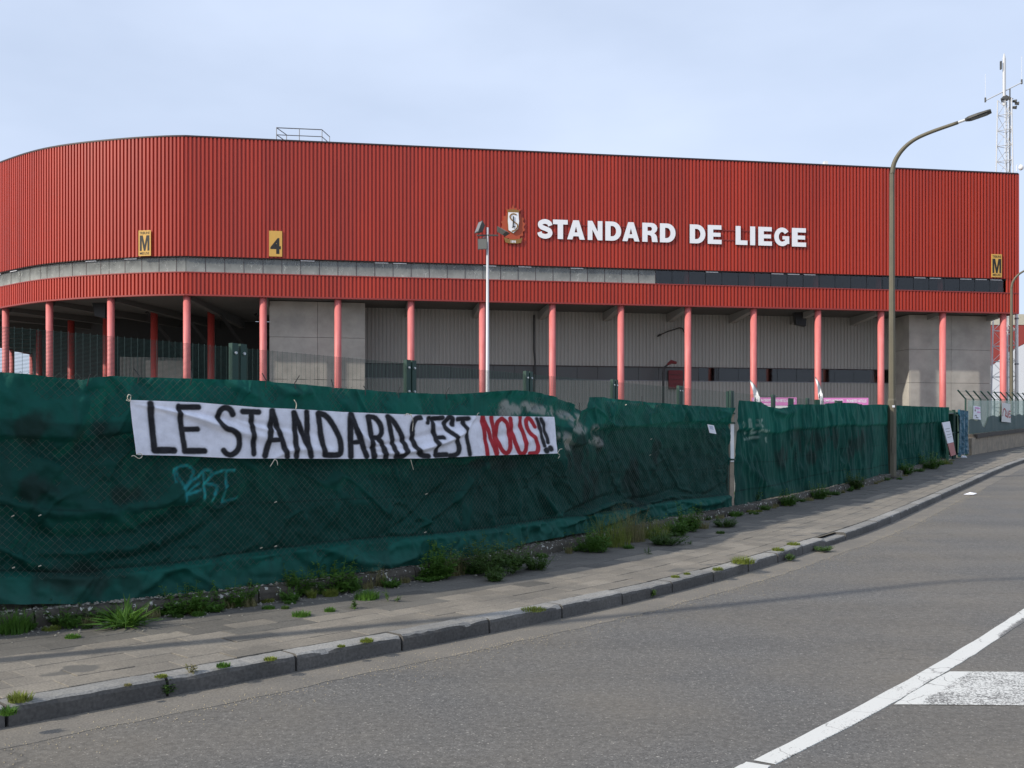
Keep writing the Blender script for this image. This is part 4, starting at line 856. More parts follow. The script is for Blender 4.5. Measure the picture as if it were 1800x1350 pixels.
def cloth(name, u0, u1, top, bot, ds, rows, offset_fn, paint_fn, m, label, cat, off0=0):
    GP = FENCE.P + off0 * np.stack([np.gradient(FENCE.P[:,1]), -np.gradient(FENCE.P[:,0])], 1) / np.hypot(np.gradient(FENCE.P[:,0]), np.gradient(FENCE.P[:,1]))[:, None]
    ug = 900 + F * GP[:,0] / GP[:,1]; s0, s1 = float(np.interp(u0, ug, FENCE.s)), float(np.interp(u1, ug, FENCE.s)); n = int((s1 - s0) / ds); ss = np.linspace(s0, s1, n + 1)
    X = np.interp(ss, FENCE.s, GP[:,0]); Y = np.interp(ss, FENCE.s, GP[:,1]); uu = 900 + F * X / Y
    dx = np.gradient(X); dy = np.gradient(Y); l = np.hypot(dx, dy); NX, NY = dy / l, -dx / l
    vt = np.interp(uu, [a for a, _ in top], [b for _, b in top]); vb = np.interp(uu, [a for a, _ in bot], [b for _, b in bot])
    T = np.linspace(0, 1, rows + 1)
    V = vb[:, None] + (vt - vb)[:, None] * T[None, :]; U = np.repeat(uu[:, None], rows + 1, 1); YY = Y[:, None]
    Z = EYE + (HOR - V) / F * YY
    D = offset_fn(U, V, np.repeat(ss[:, None], rows + 1, 1), Z, np.repeat(T[None, :], n + 1, 0))
    PX = X[:, None] + NX[:, None] * D; PY = Y[:, None] + NY[:, None] * D
    base = np.array([X.mean(), Y.mean(), Z.min()])
    co = np.stack([PX, PY, Z], -1).reshape(-1, 3) - base
    idx = np.arange((n+1)*(rows+1)).reshape(n+1, rows+1)
    fc = np.stack([idx[:-1, :-1], idx[1:, :-1], idx[1:, 1:], idx[:-1, 1:]], -1).reshape(-1, 4)
    me = bpy.data.meshes.new(name); me.vertices.add(len(co)); me.vertices.foreach_set('co', co.ravel())
    me.loops.add(len(fc)*4); me.loops.foreach_set('vertex_index', fc.ravel().astype(np.int32)); me.polygons.add(len(fc))
    me.polygons.foreach_set('loop_start', np.arange(0, len(fc)*4, 4, dtype=np.int32)); me.update(calc_edges=True)
    me.polygons.foreach_set('use_smooth', [True] * len(fc)); me.materials.append(m)
    C = paint_fn(U, V, np.repeat(ss[:, None], rows + 1, 1), Z, T[None, :] + 0 * U).reshape(-1, 3)
    C = np.concatenate([C, np.ones((len(C), 1))], 1).astype(np.float32)
    me.color_attributes.new('paint', 'FLOAT_COLOR', 'POINT').data.foreach_set('color', C.ravel()); me.validate()
    o = link(name, me); o.location = base; tag(o, label, cat); return o
FOLDS = [  # photo-space crease lines: points, width, depth
 ([(150, 668), (140, 720), (110, 780), (40, 850), (0, 880)], 16, .022), ([(0, 740), (60, 790), (120, 800), (170, 740), (215, 672)], 18, -.05),
 ([(0, 880), (120, 905), (260, 890), (420, 860)], 14, .035), ([(0, 905), (110, 945), (280, 930), (430, 880)], 15, -.035), ([(60, 975), (240, 960), (380, 900)], 12, .03), ([(170, 990), (300, 965), (420, 890)], 9, -.03),
 ([(0, 960), (70, 1000), (160, 1020)], 12, .03), ([(230, 1055), (300, 1000), (420, 960)], 12, .03), ([(560, 960), (620, 985), (700, 985), (740, 950)], 12, .035), ([(500, 960), (540, 1000), (610, 1003)], 12, -.03),
 ([(680, 940), (760, 880), (820, 820), (880, 800)], 7, -.035), ([(720, 940), (800, 880), (860, 810)], 7, .035), ([(880, 960), (890, 900), (885, 820)], 10, -.045), ([(905, 955), (915, 880), (905, 810)], 8, .04),
 ([(945, 850), (970, 890), (1000, 930)], 8, .05), ([(945, 850), (960, 910), (930, 950)], 8, -.05), ([(980, 925), (1040, 900), (1090, 880), (1120, 885)], 7, .06), ([(980, 915), (1050, 880), (1100, 870)], 6, -.05),
 ([(1050, 925), (1120, 895), (1190, 870), (1270, 885)], 7, .055), ([(1080, 880), (1150, 875), (1200, 860)], 6, -.05), ([(1180, 872), (1230, 888), (1278, 870)], 6, .05), ([(1190, 862), (1240, 870), (1278, 850)], 5, -.04),
 ([(1030, 716), (1000, 745), (985, 790), (1000, 850)], 9, .05), ([(1015, 722), (960, 745), (900, 750)], 9, .04), ([(1065, 700), (1075, 750), (1100, 800)], 7, -.03), ([(1260, 720), (1262, 800), (1250, 880)], 7, -.03), ([(1200, 715), (1195, 745)], 6, .03)]
TEAL = np.array([.0045, .084, .066])
def screen_off(U, V, s, Z, T):
    n1 = fbm(s * 1.3 + .35 * Z * 3, Z * 1.9, 3) - .47; n2 = fbm(s * .5, Z * .8, 9) - .47; n3 = fbm(s * 4.2 + Z * 2.2, Z * 2.4, 21) - .47
    cr1 = fbm(s * .9 + Z * .7, Z * .75 + s * .25, 131, 3); cr2 = fbm(s * 1.6 - Z * .9, Z * 1.1, 137, 3)
    crease = .035 * np.exp(-((cr1 - .45) / .018) ** 2) - .03 * np.exp(-((cr1 - .36) / .02) ** 2) + .025 * np.exp(-((cr2 - .42) / .016) ** 2) - .02 * np.exp(-((cr2 - .52) / .02) ** 2)
    lowcut = .155 + .02 * np.sin(s * .8); topcut = .74 + .05 * np.sin(s * .7 + 1) + .05 * (U > 1035)
    k = .20 * n2 + .14 * n1 + .08 * n3 + .05 * (fbm(s * 9 + Z * 5, Z * 5, 27) - .47)
    D = -.045 + k + crease
    D = D + .085 * (1 - smooth(lowcut - .03, lowcut, T)) + .08 * smooth(topcut, topcut + .03, T)
    for pts, w, a in FOLDS: D = D + 1.6 * a * ridge(U, V, pts, w * .8)
    D = D + .02 * np.sin(s * 9 + 3 * np.sin(Z * 4)) * smooth(.80, 1, T) + .012 * np.sin(s * 23) * smooth(.93, 1, T)
    inb = smooth(215, 235, U) * smooth(1000, 985, U) * smooth(690, 705, V) * smooth(820, 808, V)
    return D * (1 - inb) + np.minimum(D, .03) * inb
PERT = [[(1235,185),(1222,100),(1260,80),(1305,72),(1350,90),(1365,120),(1340,175),(1292,225),(1285,235)], [(1240,110),(1262,170),(1290,225),(1300,320)], [(1400,150),(1330,190),(1290,230)], [(1300,270),(1345,230),(1395,200)], [(1310,275),(1410,245)],
        [(1432,130),(1440,310)], [(1400,145),(1435,105),(1480,105),(1500,140),(1445,200),(1500,205),(1530,220),(1515,270),(1500,318)], [(1510,128),(1570,105),(1645,105)], [(1592,112),(1585,220),(1575,335)], [(1580,328),(1670,300)]]
PERT = [[(x / 3.993, 800 + y / 3.993) for x, y in q] for q in PERT]
GREY = [([(885, 712), (905, 722), (880, 726)], 10), ([(920, 714), (955, 722)], 9), ([(985, 728), (1010, 735)], 7), ([(1005, 745), (1020, 755)], 10), ([(985, 765), (1005, 785)], 7), ([(1043, 752), (1045, 756)], 5), ([(1045, 772), (1055, 777)], 8), ([(965, 720), (968, 728)], 5)]
GREY2 = [([(1302, 742), (1304, 750)], 2.5), ([(1309, 738), (1312, 750)], 2.5), ([(1320, 740), (1322, 748)], 2.5), ([(1331, 738), (1326, 744), (1333, 750)], 2), ([(1300, 756), (1310, 762)], 2.5), ([(1316, 755), (1318, 762), (1326, 758)], 2), ([(1332, 756), (1346, 758)], 2.5), ([(1308, 772), (1326, 768)], 2.5), ([(1344, 770), (1346, 776)], 2)]
STAIN = [(60, 750, 40, 30), (165, 770, 45, 30), (60, 860, 60, 25), (230, 870, 40, 20), (150, 1020, 90, 30), (870, 815, 45, 14), (1020, 800, 22, 40), (1040, 850, 16, 50), (1120, 850, 20, 50), (1160, 800, 12, 30), (1062, 790, 14, 30), (1400, 780, 18, 30), (1372, 800, 12, 25), (1430, 775, 14, 22), (1460, 770, 16, 24), (1490, 790, 8, 25), (1510, 775, 12, 22), (1425, 800, 10, 24)]
def screen_paint(U, V, s, Z, T):
    big = fbm(s * .9, Z * 1.2, 33); fine = fbm(s * 14, Z * 14, 41)
    lowcut = .155 + .02 * np.sin(s * .8); strip = np.where(U < 1285, np.maximum(1 - smooth(lowcut - .008, lowcut + .004, T), smooth(.79, .81, T)), smooth(.715, .73, T))
    C = np.ones(U.shape + (3,)) * TEAL * ((.50 + .40 * big) * (1 + .6 * strip))[..., None]
    st = np.zeros(U.shape)
    for cu, cv, a, b in STAIN: st = np.maximum(st, np.exp(-(((U-cu)/a)**2 + ((V-cv)/b)**2)))
    st = st * (fbm(s * 7 + 2 * fbm(s * 3, Z * 3, 5), Z * 3.5, 51) * 2.1 - .35); st = smooth(.12, .55, st) * .72
    C = C * (1 - st)[..., None] + np.array([.010, .022, .019]) * st[..., None]
    streak = smooth(.52, .72, fbm(s * 16, Z * 1.6, 61)) * .30; C = C * (1 - streak)[..., None] + np.array([.012, .045, .040]) * streak[..., None]
    dust = smooth(.16, .0, T) * (.25 + .5 * fine); C = C * (1 - .35 * dust)[..., None] + np.array([.07, .10, .085]) * (.35 * dust)[..., None]
    for pts in PERT:
        k = smooth(2.6, .2, seg_d(U, V, pts, .8)) * (.15 + .95 * fine); k = np.clip(k, 0, .8); C = C * (1 - k)[..., None] + np.array([.03, .36, .39]) * k[..., None]
    for L_, col, soft in ((GREY, (.30, .31, .30), 7), (GREY2, (.20, .29, .26), 2.2)):
        for pts, r in L_:
            k = smooth(soft, -soft * .3, seg_d(U, V, pts, r * .55)) * smooth(.36, .66, fine * .6 + fbm(s * 22 + Z * 18, Z * 9, 71) * .6); k = np.clip(k * 1.0, 0, .7)
            C = C * (1 - k)[..., None] + np.array(col) * k[..., None]
    seam = np.exp(-((T - (.155 + .02 * np.sin(s * .8))) / .006) ** 2) * .6 + np.exp(-((T - .42 - .02 * np.sin(s * .5)) / .004) ** 2) * .35
    return C * (1 - seam)[..., None]
cloth('privacy_screen', -1500, 1281, FTOP, FBOT, .0155, 130, screen_off, screen_paint, M['screen'], 'near length of draped green screen cloth behind the white banner', 'screen')
def screen_off2(U, V, s, Z, T):
    n1 = fbm(s * 2.6 + Z * .5, Z * .55, 103) - .47; n2 = fbm(s * .8, Z * .8, 109) - .47; n3 = fbm(s * 6, Z * 1.1, 121) - .47
    D = .03 + .12 * n2 + .16 * n1 + .07 * n3 * smooth(.9, .3, T)
    c2 = fbm(s * 2.2 + Z * .6, Z * .5, 141, 3); D = D + .04 * np.exp(-((c2 - .44) / .03) ** 2) - .04 * np.exp(-((c2 - .54) / .03) ** 2)
    D = D + .05 * smooth(.70, .74, T) + .03 * np.sin(s * 5.0 + Z) * smooth(.85, 1, T)
    D = D + .07 * ridge(U, V, [(1345, 712), (1365, 728), (1395, 722)], 5) - .06 * ridge(U, V, [(1290, 740), (1330, 790), (1345, 860)], 6) + .06 * ridge(U, V, [(1292, 800), (1340, 850), (1380, 862)], 8)
    return D
cloth('privacy_screen', 1289, 1663, FTOP2, FBOT, .02, 90, screen_off2, lambda *a: screen_paint(*a), M['screen'], 'far length of wrinkled green screen cloth behind the street lamp', 'screen')
# unseen layer added behind the middle of the near screen to block sunlight
cloth('light_block_cloth', -1500, 1279, [(u, v + (b - v) * .24) for (u, v), b in zip(FTOP, np.interp([a for a, _ in FTOP], [a for a, _ in FBOT], [b for _, b in FBOT]))], [(u, b - (b - t) * .14) for (u, b), t in zip(FBOT, np.interp([a for a, _ in FBOT], [a for a, _ in FTOP], [b for _, b in FTOP]))], .1, 12, lambda U, V, s, Z, T: -.28 + 0 * U, lambda U, V, s, Z, T: np.ones(U.shape + (3,)) * TEAL, M['screen'], 'unseen green cloth layer added to block light behind the near screen at mid height', 'screen')
# chain-link wires in front of the cloth
mb = MB(); PT = .034; s0, s1 = FENCE.s_of_u(-300), FENCE.s_of_u(1279); nc = int((s1 - s0) / PT)
def top_at(u): return np.interp(u, [a for a, _ in FTOP], [b for _, b in FTOP])
sv = [s0 + PT * i for i in range(nc + 1)]; fp = [FENCE.at(t) for t in sv]; fnn = [fn(t) for t in sv]; fu = [900 + F * p[0] / p[1] for p in fp]
for i in range(nc):
    zb0 = EYE + (HOR - np.interp(fu[i], [a for a, _ in FBOT], [b for _, b in FBOT])) / F * fp[i][1] + .22
    ztop_ = min(EYE + (HOR - (654 + 62 * (fu[i] - 0) / 1281)) / F * fp[i][1] + .035, 9); nr = int((ztop_ - zb0) / PT)
    sag = .012 * math.sin(sv[i] * 2.1)
    for j in range(nr):
        z = zb0 - (zb0 % PT) + j * PT
        bow = lambda k, zz: .012 + .012 * math.sin(sv[k] * 1.3 + zz * 2)
        up = (i + j) % 2 == 0
        za, zb_ = (z, z + PT) if up else (z + PT, z)
        a = (*(fp[i] + fnn[i] * bow(i, za)), za + sag); b = (*(fp[i+1] + fnn[i+1] * bow(i+1, zb_)), zb_ + sag)
        mb.wire(a, b, .0014)
stuff(part('chain_link_mesh', mb, M['wire'], fence))
# line wires and posts
for u in (1401, 1447, 1486, 1520, 1549, 1598, 1619, 1636, 1660):
    t = FENCE.s_of_u(u); q = FENCE.at(t) - fn(t) * .14; zt_ = EYE + (HOR - (700 + (u - 1401) * .055)) / F * q[1] - (.06 if u > 1500 else 0)
    part('post', MB().box(q[0]-.05*q[1]/22, q[0]+.05*q[1]/22, q[1]-.05, q[1]+.05, g(q[1]), zt_), M['green_metal'], fence)
for u in (-900, -400, 150, 640, 1000):
    t = FENCE.s_of_u(u); q = FENCE.at(t) - fn(t) * .2; part('post', MB().tube([(q[0], q[1], .1), (q[0], q[1], 2.05)], .03, 8), M['green_metal'], fence)
t = FENCE.s_of_u(1283.5); q = FENCE.at(t); zq = lambda v: EYE + (HOR - v) / F * q[1]
part('post', MB().tube([(q[0]-.06, q[1]-.05, zq(890)), (q[0]-.06, q[1]-.05, zq(688))], .028, 8), M['green_metal'], fence)
cpst = part('concrete_post', MB().obox((q[0]-.005, q[1]-.02, zq(905)), (.085,.05,0), (-.05,.085,0), (0,0,zq(718)-zq(905))), M['low_wall'], fence)
part('white_board', MB().obox((q[0]+.0, q[1]-.05, zq(812)), (.07,.035,0), (-.01,.02,0), (0,0,zq(744)-zq(812))), M['white_paint'], cpst)
for v in (728, 809, 745): part('clamp', MB().tube([(q[0]+.02, q[1]+.02, zq(v)), (q[0]+.02, q[1]+.02, zq(v)+.03)], .085, 8), M['green_metal'], cpst)
def fpt0(u, v): t = FENCE.s_of_u(u); q = FENCE.at(t); n_ = fn(t) * .1; return Vector((q[0] + n_[0], q[1] + n_[1], EYE + (HOR - v) / F * q[1]))
# stray ties and bits of torn wire along the top of the screen
for u in (238, 462, 515, 580, 637, 150, 330, 695, 780, 1015, 1125):
    t = FENCE.s_of_u(u); q = FENCE.at(t) + fn(t) * .05; z = EYE + (HOR - top_at(u)) / F * q[1]; r = random.Random(u)
    part('tie', MB().tube([(q[0], q[1], z - .06), (q[0]+r.uniform(-.02,.02), q[1]+.01, z + .01), (q[0]+r.uniform(-.04,.04), q[1], z + r.uniform(.03,.09))], .005, 4), M['black'], fence)
for u, v in ((20, 996), (66, 993), (66, 905), (19, 906), (450, 962), (475, 959), (475, 882), (736, 935), (738, 868), (1135, 772), (1133, 800), (1090, 712)):
    q0 = fpt0(u, v); part('tie', MB().tube([q0 + Vector((-.012, 0, -.004)), q0 + Vector((.012, -.01, .006))], .005, 4), M['cream'], fence)
# plinth blocks
pl = root('fence_plinth', (*FENCE.at(FENCE.s_of_u(600)), .13), 'low weathered concrete plinth with lichen under the green screen', 'plinth')
s = FENCE.s_of_u(-1200); send = FENCE.s_of_u(1655); r = random.Random(4)
while s < send:
    e = min(s + 1.98, send); mb = MB(); n = 12
    for k in range(n + 1):
        t = s + (e - s) * k / n; p = FENCE.at(t); nn = fn(t); z = g(p[1]) + KH
        for o_, zz in ((.17, -.05), (.165 + r.uniform(-.008, .008), .085), (.145, .13 + r.uniform(-.012, .012)), (-.08, .145 + r.uniform(-.01, .01)), (-.12, .23)):
            mb.v.append((p[0] + nn[0]*o_, p[1] + nn[1]*o_, z + zz))
    for k in range(n):
        for j in range(4): mb.f.append((k*5+j, (k+1)*5+j, (k+1)*5+j+1, k*5+j+1))
    mb.f += [(0,1,2,3,4), tuple(n*5 + j for j in (4,3,2,1,0))]
    part('plinth_block', mb, M['plinth'], pl); s = e + .015
# grit and crumbs on and before the plinth
mb = MB(); r = random.Random(9)
for _ in range(2600):
    u = r.uniform(-100, 1660); t = FENCE.s_of_u(u); p = FENCE.at(t); nn = fn(t); o_ = r.choice((r.uniform(.15, .32), r.uniform(.0, .15), r.gauss(.25, .2))); o_ = max(o_, .01)
    z = g(p[1]) + KH + (.145 if o_ < .14 else .0); q = p + nn * o_; k = r.uniform(.004, .016) * (1 if r.random() < .9 else 1.7)
    mb.add([(q[0]-k, q[1], z), (q[0], q[1]-k, z), (q[0]+k, q[1], z), (q[0], q[1]+k, z), (q[0]+r.uniform(-k,k)*.4, q[1], z+k*.8)], [(0,1,4),(1,2,4),(2,3,4),(3,0,4)])
o = stuff(part('grit', mb, mat('pale_grit', (.30, .29, .25), .9, (25, .9, (.10, .09, .07))))); o['label'] = 'pale crumbs and grit scattered along the foot of the plinth'

# ---- banner
BT = [(225, 703), (300, 705.5), (350, 707.5), (450, 716), (530, 719.5), (600, 724), (700, 728), (800, 730), (850, 731), (985, 733)]
BB = [(225, 799.5), (300, 801), (420, 806), (500, 806), (600, 806.5), (750, 806), (790, 804), (850, 801), (985, 797)]
A_ = lambda *q: [(220 + x / 4.5, 680 + y / 4.5) for x, y in q]; B_ = lambda *q: [(600 + x / 4.5, 680 + y / 4.5) for x, y in q]
BLK = [(A_((195,135),(192,300),(188,500)),5.4),(A_((188,502),(350,502)),5.6),(A_((420,155),(428,330),(440,500)),4.6),(A_((420,160),(578,160)),4.6),(A_((430,336),(560,335)),4.2),(A_((440,507),(605,507)),5),
 (A_((850,218),(825,178),(785,165),(750,190),(737,240),(750,290),(790,330),(840,345),(885,385),(898,440),(880,500),(830,537),(790,530),(765,505)),4.6),
 (A_((925,195),(1050,200)),4.4),(A_((990,205),(1005,350),(1013,530)),4.2),(A_((1160,190),(1135,400),(1103,545)),4.8),(A_((1160,190),(1215,370),(1278,550)),4.4),(A_((1140,422),(1225,418)),3.8),
 (A_((1332,205),(1342,380),(1350,550)),4.4),(A_((1335,205),(1400,370),(1467,550)),4.4),(A_((1434,200),(1438,400),(1450,500)),4.4),
 (A_((1525,212),(1545,380),(1575,535)),4.4),(A_((1530,208),(1590,235),(1650,320),(1695,430),(1692,525),(1640,540),(1575,538)),4.6),
 (B_((70,220),(66,400),(72,550)),4.8),(B_((75,220),(135,390),(200,550)),4.4),(B_((80,440),(140,436)),3.6),
 (B_((208,238),(232,400),(260,560)),4.2),(B_((205,236),(260,245),(303,300),(312,360),(285,400),(240,400)),4),(B_((280,405),(322,460),(350,560)),4.2),
 (B_((365,245),(395,400),(430,545)),3.8),(B_((362,235),(415,285),(475,390),(507,490),(485,545),(430,552)),4.2),
 (B_((630,242),(585,255),(560,320),(566,410),(592,500),(635,540),(685,548)),4.2),(B_((702,245),(682,285)),3),
 (B_((725,252),(802,245)),3.8),(B_((725,260),(726,330),(745,400),(745,540)),3.6),(B_((745,402),(798,400)),3.4),(B_((745,540),(828,537)),4.2),
 (B_((893,297),(885,255),(860,240),(832,275),(830,320),(880,380),(920,450),(925,510),(900,537),(858,545)),3.8),
 (B_((930,255),(1002,250)),3.6),(B_((970,260),(982,350),(998,450),(1015,535)),3.2),
 (B_((1570,255),(1580,290),(1582,350),(1598,420),(1610,468)),2.9),(B_((1603,255),(1614,300),(1614,340),(1636,400),(1638,440)),2.9),(B_((1622,500),(1625,505)),4.6),(B_((1655,484),(1658,492)),4.2)]
RED = [(B_((1118,230),(1135,380),(1160,535)),3),(B_((1120,232),(1185,400),(1235,535)),3.2),(B_((1188,240),(1215,390),(1240,520)),2.6),(B_((1265,252),(1232,290),(1232,390),(1270,490),(1310,525),(1338,480),(1338,380),(1312,290),(1272,252)),3),
 (B_((1340,250),(1350,320),(1372,420),(1398,500),(1430,530),(1458,500),(1452,400),(1430,320),(1424,240)),3),(B_((1545,315),(1518,262),(1490,252),(1474,295),(1490,350),(1535,410),(1557,470),(1542,520),(1490,527)),3)]
def sm_(pts): return [tuple(p) for p in catmull(pts, 4)] if len(pts) > 2 else pts
def ban_paint(U, V, s, Z, T):
    n = fbm(s * 30, Z * 30, 7); C = np.ones(U.shape + (3,)) * np.array([.86, .87, .97]); 
    for grp, col, soft in ((BLK, (.007, .007, .010), 1.7), (RED, (.42, .012, .022), 1.1)):
        D = np.full(U.shape, 1e9)
        for pts, r_ in grp:
            m_ = (U > min(p[0] for p in pts) - 16) & (U < max(p[0] for p in pts) + 16); d = np.full(U.shape, 1e9); d[m_] = seg_d(U[m_], V[m_], sm_(pts), r_ + .9); D = np.minimum(D, d)
        k = smooth(soft, -soft, D + (n - .47) * 1.2); halo = .16 * smooth(6, 0, D) * (.5 + n)
        k = np.clip(np.maximum(k * (.96 + .04 * n), halo), 0, 1); C = C * (1 - k)[..., None] + np.array(col) * k[..., None]
    return C
BF = [([(228, 705), (330, 730), (420, 760), (500, 775)], 7, .022), ([(228, 706), (320, 722), (430, 742), (560, 765)], 5, -.015), ([(400, 735), (470, 755), (520, 760)], 5, .012), ([(730, 726), (790, 745), (860, 740)], 6, -.018), ([(660, 800), (740, 790), (800, 765), (840, 731)], 6, .022), ([(640, 790), (730, 770), (800, 750)], 5, -.014), ([(838, 730), (800, 770), (700, 800)], 4, .014), ([(480, 806), (520, 790), (600, 795)], 6, .014), ([(930, 732), (900, 760), (850, 775)], 6, -.012), ([(968, 735), (940, 770), (900, 790)], 6, .012), ([(610, 728), (640, 770), (690, 795)], 5, .012)]
def ban_off(U, V, s, Z, T):
    D = .045 * (fbm(s * .9, Z * 1.1, 15) - .47) + .026 * (fbm(s * 2.5 + Z * 3, Z * 3, 17) - .47)
    for pts, w, a in BF: D = D + 1.7 * a * ridge(U, V, pts, w)
    return D + .012 * np.sin(s * 3) * (1 - T)
ban = cloth('banner', 228, 980, BT, BB, .0075, 120, ban_off, ban_paint, M['banner'], 'white cloth banner hand painted LE STANDARD C EST NOUS tied to the green fence', 'banner', .125)
# slanted side edges: pull the end columns in
me = ban.data; co = np.empty(len(me.vertices) * 3); me.vertices.foreach_get('co', co); co = co.reshape(-1, 121, 3); nn_ = co.shape[0]; T = np.linspace(0, 1, 121)
k0 = smooth(.25, 0, np.arange(nn_) / nn_)[:, None]; k1 = smooth(.75, 1, np.arange(nn_) / nn_)[:, None]
dd = FENCE.dir(FENCE.s_of_u(240)); sh = k0 * (1 - T)[None, :] ** 1.2 * .055; co[:, :, 0] += sh * dd[0]; co[:, :, 1] += sh * dd[1]
dd = FENCE.dir(FENCE.s_of_u(970)); sh = -k1 * (T[None, :] ** 1.6) * .085; co[:, :, 0] += sh * dd[0]; co[:, :, 1] += sh * dd[1]
me.vertices.foreach_set('co', co.ravel()); me.update()
def fpt(u, v, off): t = FENCE.s_of_u(u); q = FENCE.at(t); n_ = fn(t) * off; return Vector((q[0] + n_[0], q[1] + n_[1], EYE + (HOR - v) / F * q[1]))
def fpt2(u, v):                                # a spot just before the banner cloth
    q = FENCE.P + .16 * np.stack([np.gradient(FENCE.P[:,1]), -np.gradient(FENCE.P[:,0])], 1) / np.hypot(np.gradient(FENCE.P[:,0]), np.gradient(FENCE.P[:,1]))[:, None]; uq = 900 + F * q[:,0] / q[:,1]; x, y = np.interp(u, uq, q[:,0]), np.interp(u, uq, q[:,1]); return Vector((x, y, EYE + (HOR - v) / F * y))
for pts in ([(229,705),(224,700),(226,694),(230,696),(228,705),(222,703)], [(240,799),(247,797),(250,802),(244,806),(236,801),(231,802)], [(520,720),(521,710),(517,703)], [(483,807),(478,815),(475,820)], [(483,807),(487,811),(488,818)], [(722,808),(724,816),(727,826)], [(722,728),(726,740),(725,758)], [(712,730),(716,727),(722,730)], [(838,732),(840,727),(842,726)], [(980,797),(984,790),(988,789)], [(980,797),(984,800),(981,806)]):
    q = [fpt2(u, v) for u, v in pts]; part('tie_string', MB().tube([Vector(p) for p in catmull(q, 4)], .0042, 5), M['cream'], ban, True)

# ================================================================== INNER SECURITY FENCE
Ls = 3.1; D2 = np.array([.548, .8365]); Y0s = Ls * .8365 / .228; P0s = np.array([(417 - 900) / F * Y0s, Y0s])
sf = root('security_fence', (P0s[0] + 6, P0s[1] + 9, .2), 'dark green welded mesh security fence rising behind the green screen', 'fence')
def sfp(t): return P0s + D2 * Ls * t
ztop2 = lambda t: 2.78 + .04 * t
for t in range(-2, 8):
    a, b = sfp(t), sfp(t + 1)
    if t == -2: a = sfp(-1) - np.array([.78, .62]) * Ls
    d = np.array([b[0]-a[0], b[1]-a[1]]); L_ = np.hypot(*d); za, zb_ = ztop2(max(t, -1)), ztop2(t + 1); mb = MB()
    nlow = int((za - .5) / .0127) if t < 4 else int((za - .5) / .0254)
    for k in range(nlow + 1):
        fz = k * (.0127 if t < 4 else .0254); mb.wire((a[0], a[1], za - fz), (b[0], b[1], zb_ - fz), .0023 if t < 4 else .003)
    nv = int(L_ / .0762)
    for k in range(nv + 1):
        q = a + d * k / nv; z = za + (zb_ - za) * k / nv; mb.wire((q[0], q[1]-.004, .4), (q[0], q[1]-.004, z + .015), .0017)
    part('mesh_panel', mb, M['green_wire'], sf)
    q = sfp(t + 1); nrm2 = np.array([D2[1], -D2[0]])
    for sgn in (-1, 1):
        w = .045; c2 = q + D2 * (sgn * .062); o3 = (c2[0] - D2[0]*w - nrm2[0]*.02, c2[1] - D2[1]*w - nrm2[1]*.02, .2)
        ps = part('post', MB().obox(o3, (D2[0]*w*2, D2[1]*w*2, 0), (nrm2[0]*.06, nrm2[1]*.06, 0), (0, 0, ztop2(t+1) - .15 + .0)), M['green_metal'], sf)
        if t < 4:
            for zz in (.09, .42, .75): q3 = Vector((c2[0] + nrm2[0]*.04, c2[1] + nrm2[1]*.04, ztop2(t+1) + .03 - zz)); part('bolt', MB().tube([q3, q3 + Vector((nrm2[0]*.02, nrm2[1]*.02, 0))], .016, 8), M['lattice'], ps)

# ================================================================== RIGHT END: GATE, LOW WALL WITH BARBED FENCE, POSTERS
def wpt(u, Y, z): return Vector(((u - 900) / F * Y, Y, z))
W0 = np.array([(1699 - 900) / F * 41.5, 41.5]); WD = np.array([.60, .80])
lw = root('low_wall', (W0[0], W0[1], g(41.5)), 'low old concrete wall with dark coping beyond the gate', 'wall')
barb = root('barbed_fence', (W0[0], W0[1], g(41.5) + .8), 'green fence with angled barbed wire arms on top of the low wall', 'fence')
WN = np.array([WD[1], -WD[0]])
def wp(t, off=0): return W0 + WD * t + WN * off
gz = lambda p: g(p[1]) + KH
for k in range(8):
    a, b = wp(k * 3.0), wp(k * 3.0 + 2.97); za, zb_ = gz(a), gz(b); mb = MB()
    for (p, z) in ((a, za), (b, zb_)):
        for o_, zz in ((.2, -.2), (.2, .70), (-.2, .70), (-.2, -.2)): mb.v.append((p[0] + WN[0]*o_, p[1] + WN[1]*o_, z + zz))
    mb.f = [(0,4,5,1),(1,5,6,2),(2,6,7,3),(0,1,2,3),(7,6,5,4)]; part('wall_block', mb, M['low_wall'], lw); mb = MB()
    for (p, z) in ((a if k else wp(.75), za), (b, zb_)):
        for o_, zz in ((.27, .70), (.27, .86), (-.27, .86), (-.27, .70)): mb.v.append((p[0] + WN[0]*o_, p[1] + WN[1]*o_, z + zz))
    mb.f = [(0,4,5,1),(1,5,6,2),(2,6,7,3),(3,7,4,0),(0,1,2,3),(7,6,5,4)]; part('coping_stone', mb, M['coping'], lw)
for k in range(15):
    t = .05 + k * 1.42; p = wp(t, -.05); z = gz(p) + .72; mb = MB().tube([(p[0], p[1], z - (.75 if k == 0 else 0)), (p[0], p[1], z + 1.62), (p[0] - .38, p[1] - .12, z + 1.98)], .035, 6); part('post', mb, M['green_metal'], barb)
for dz, dx in ((1.62, 0), (1.80, -.19), (1.96, -.36)):
    P = [];
    for k in range(61): p = wp(.05 + k * .33, -.05); P.append((p[0] + dx, p[1] + dx * .3, gz(p) + .72 + dz - .02 * abs(math.sin(k * .73))))
    part('barbed_wire', MB().tube(P, .006, 4), M['wire'], barb)
mb = MB()
for k in range(0, 200):
    p = wp(.05 + k * .1, -.05); z = gz(p) + .85; mb.wire((p[0], p[1], z), (p[0], p[1], z + 1.5), .003)
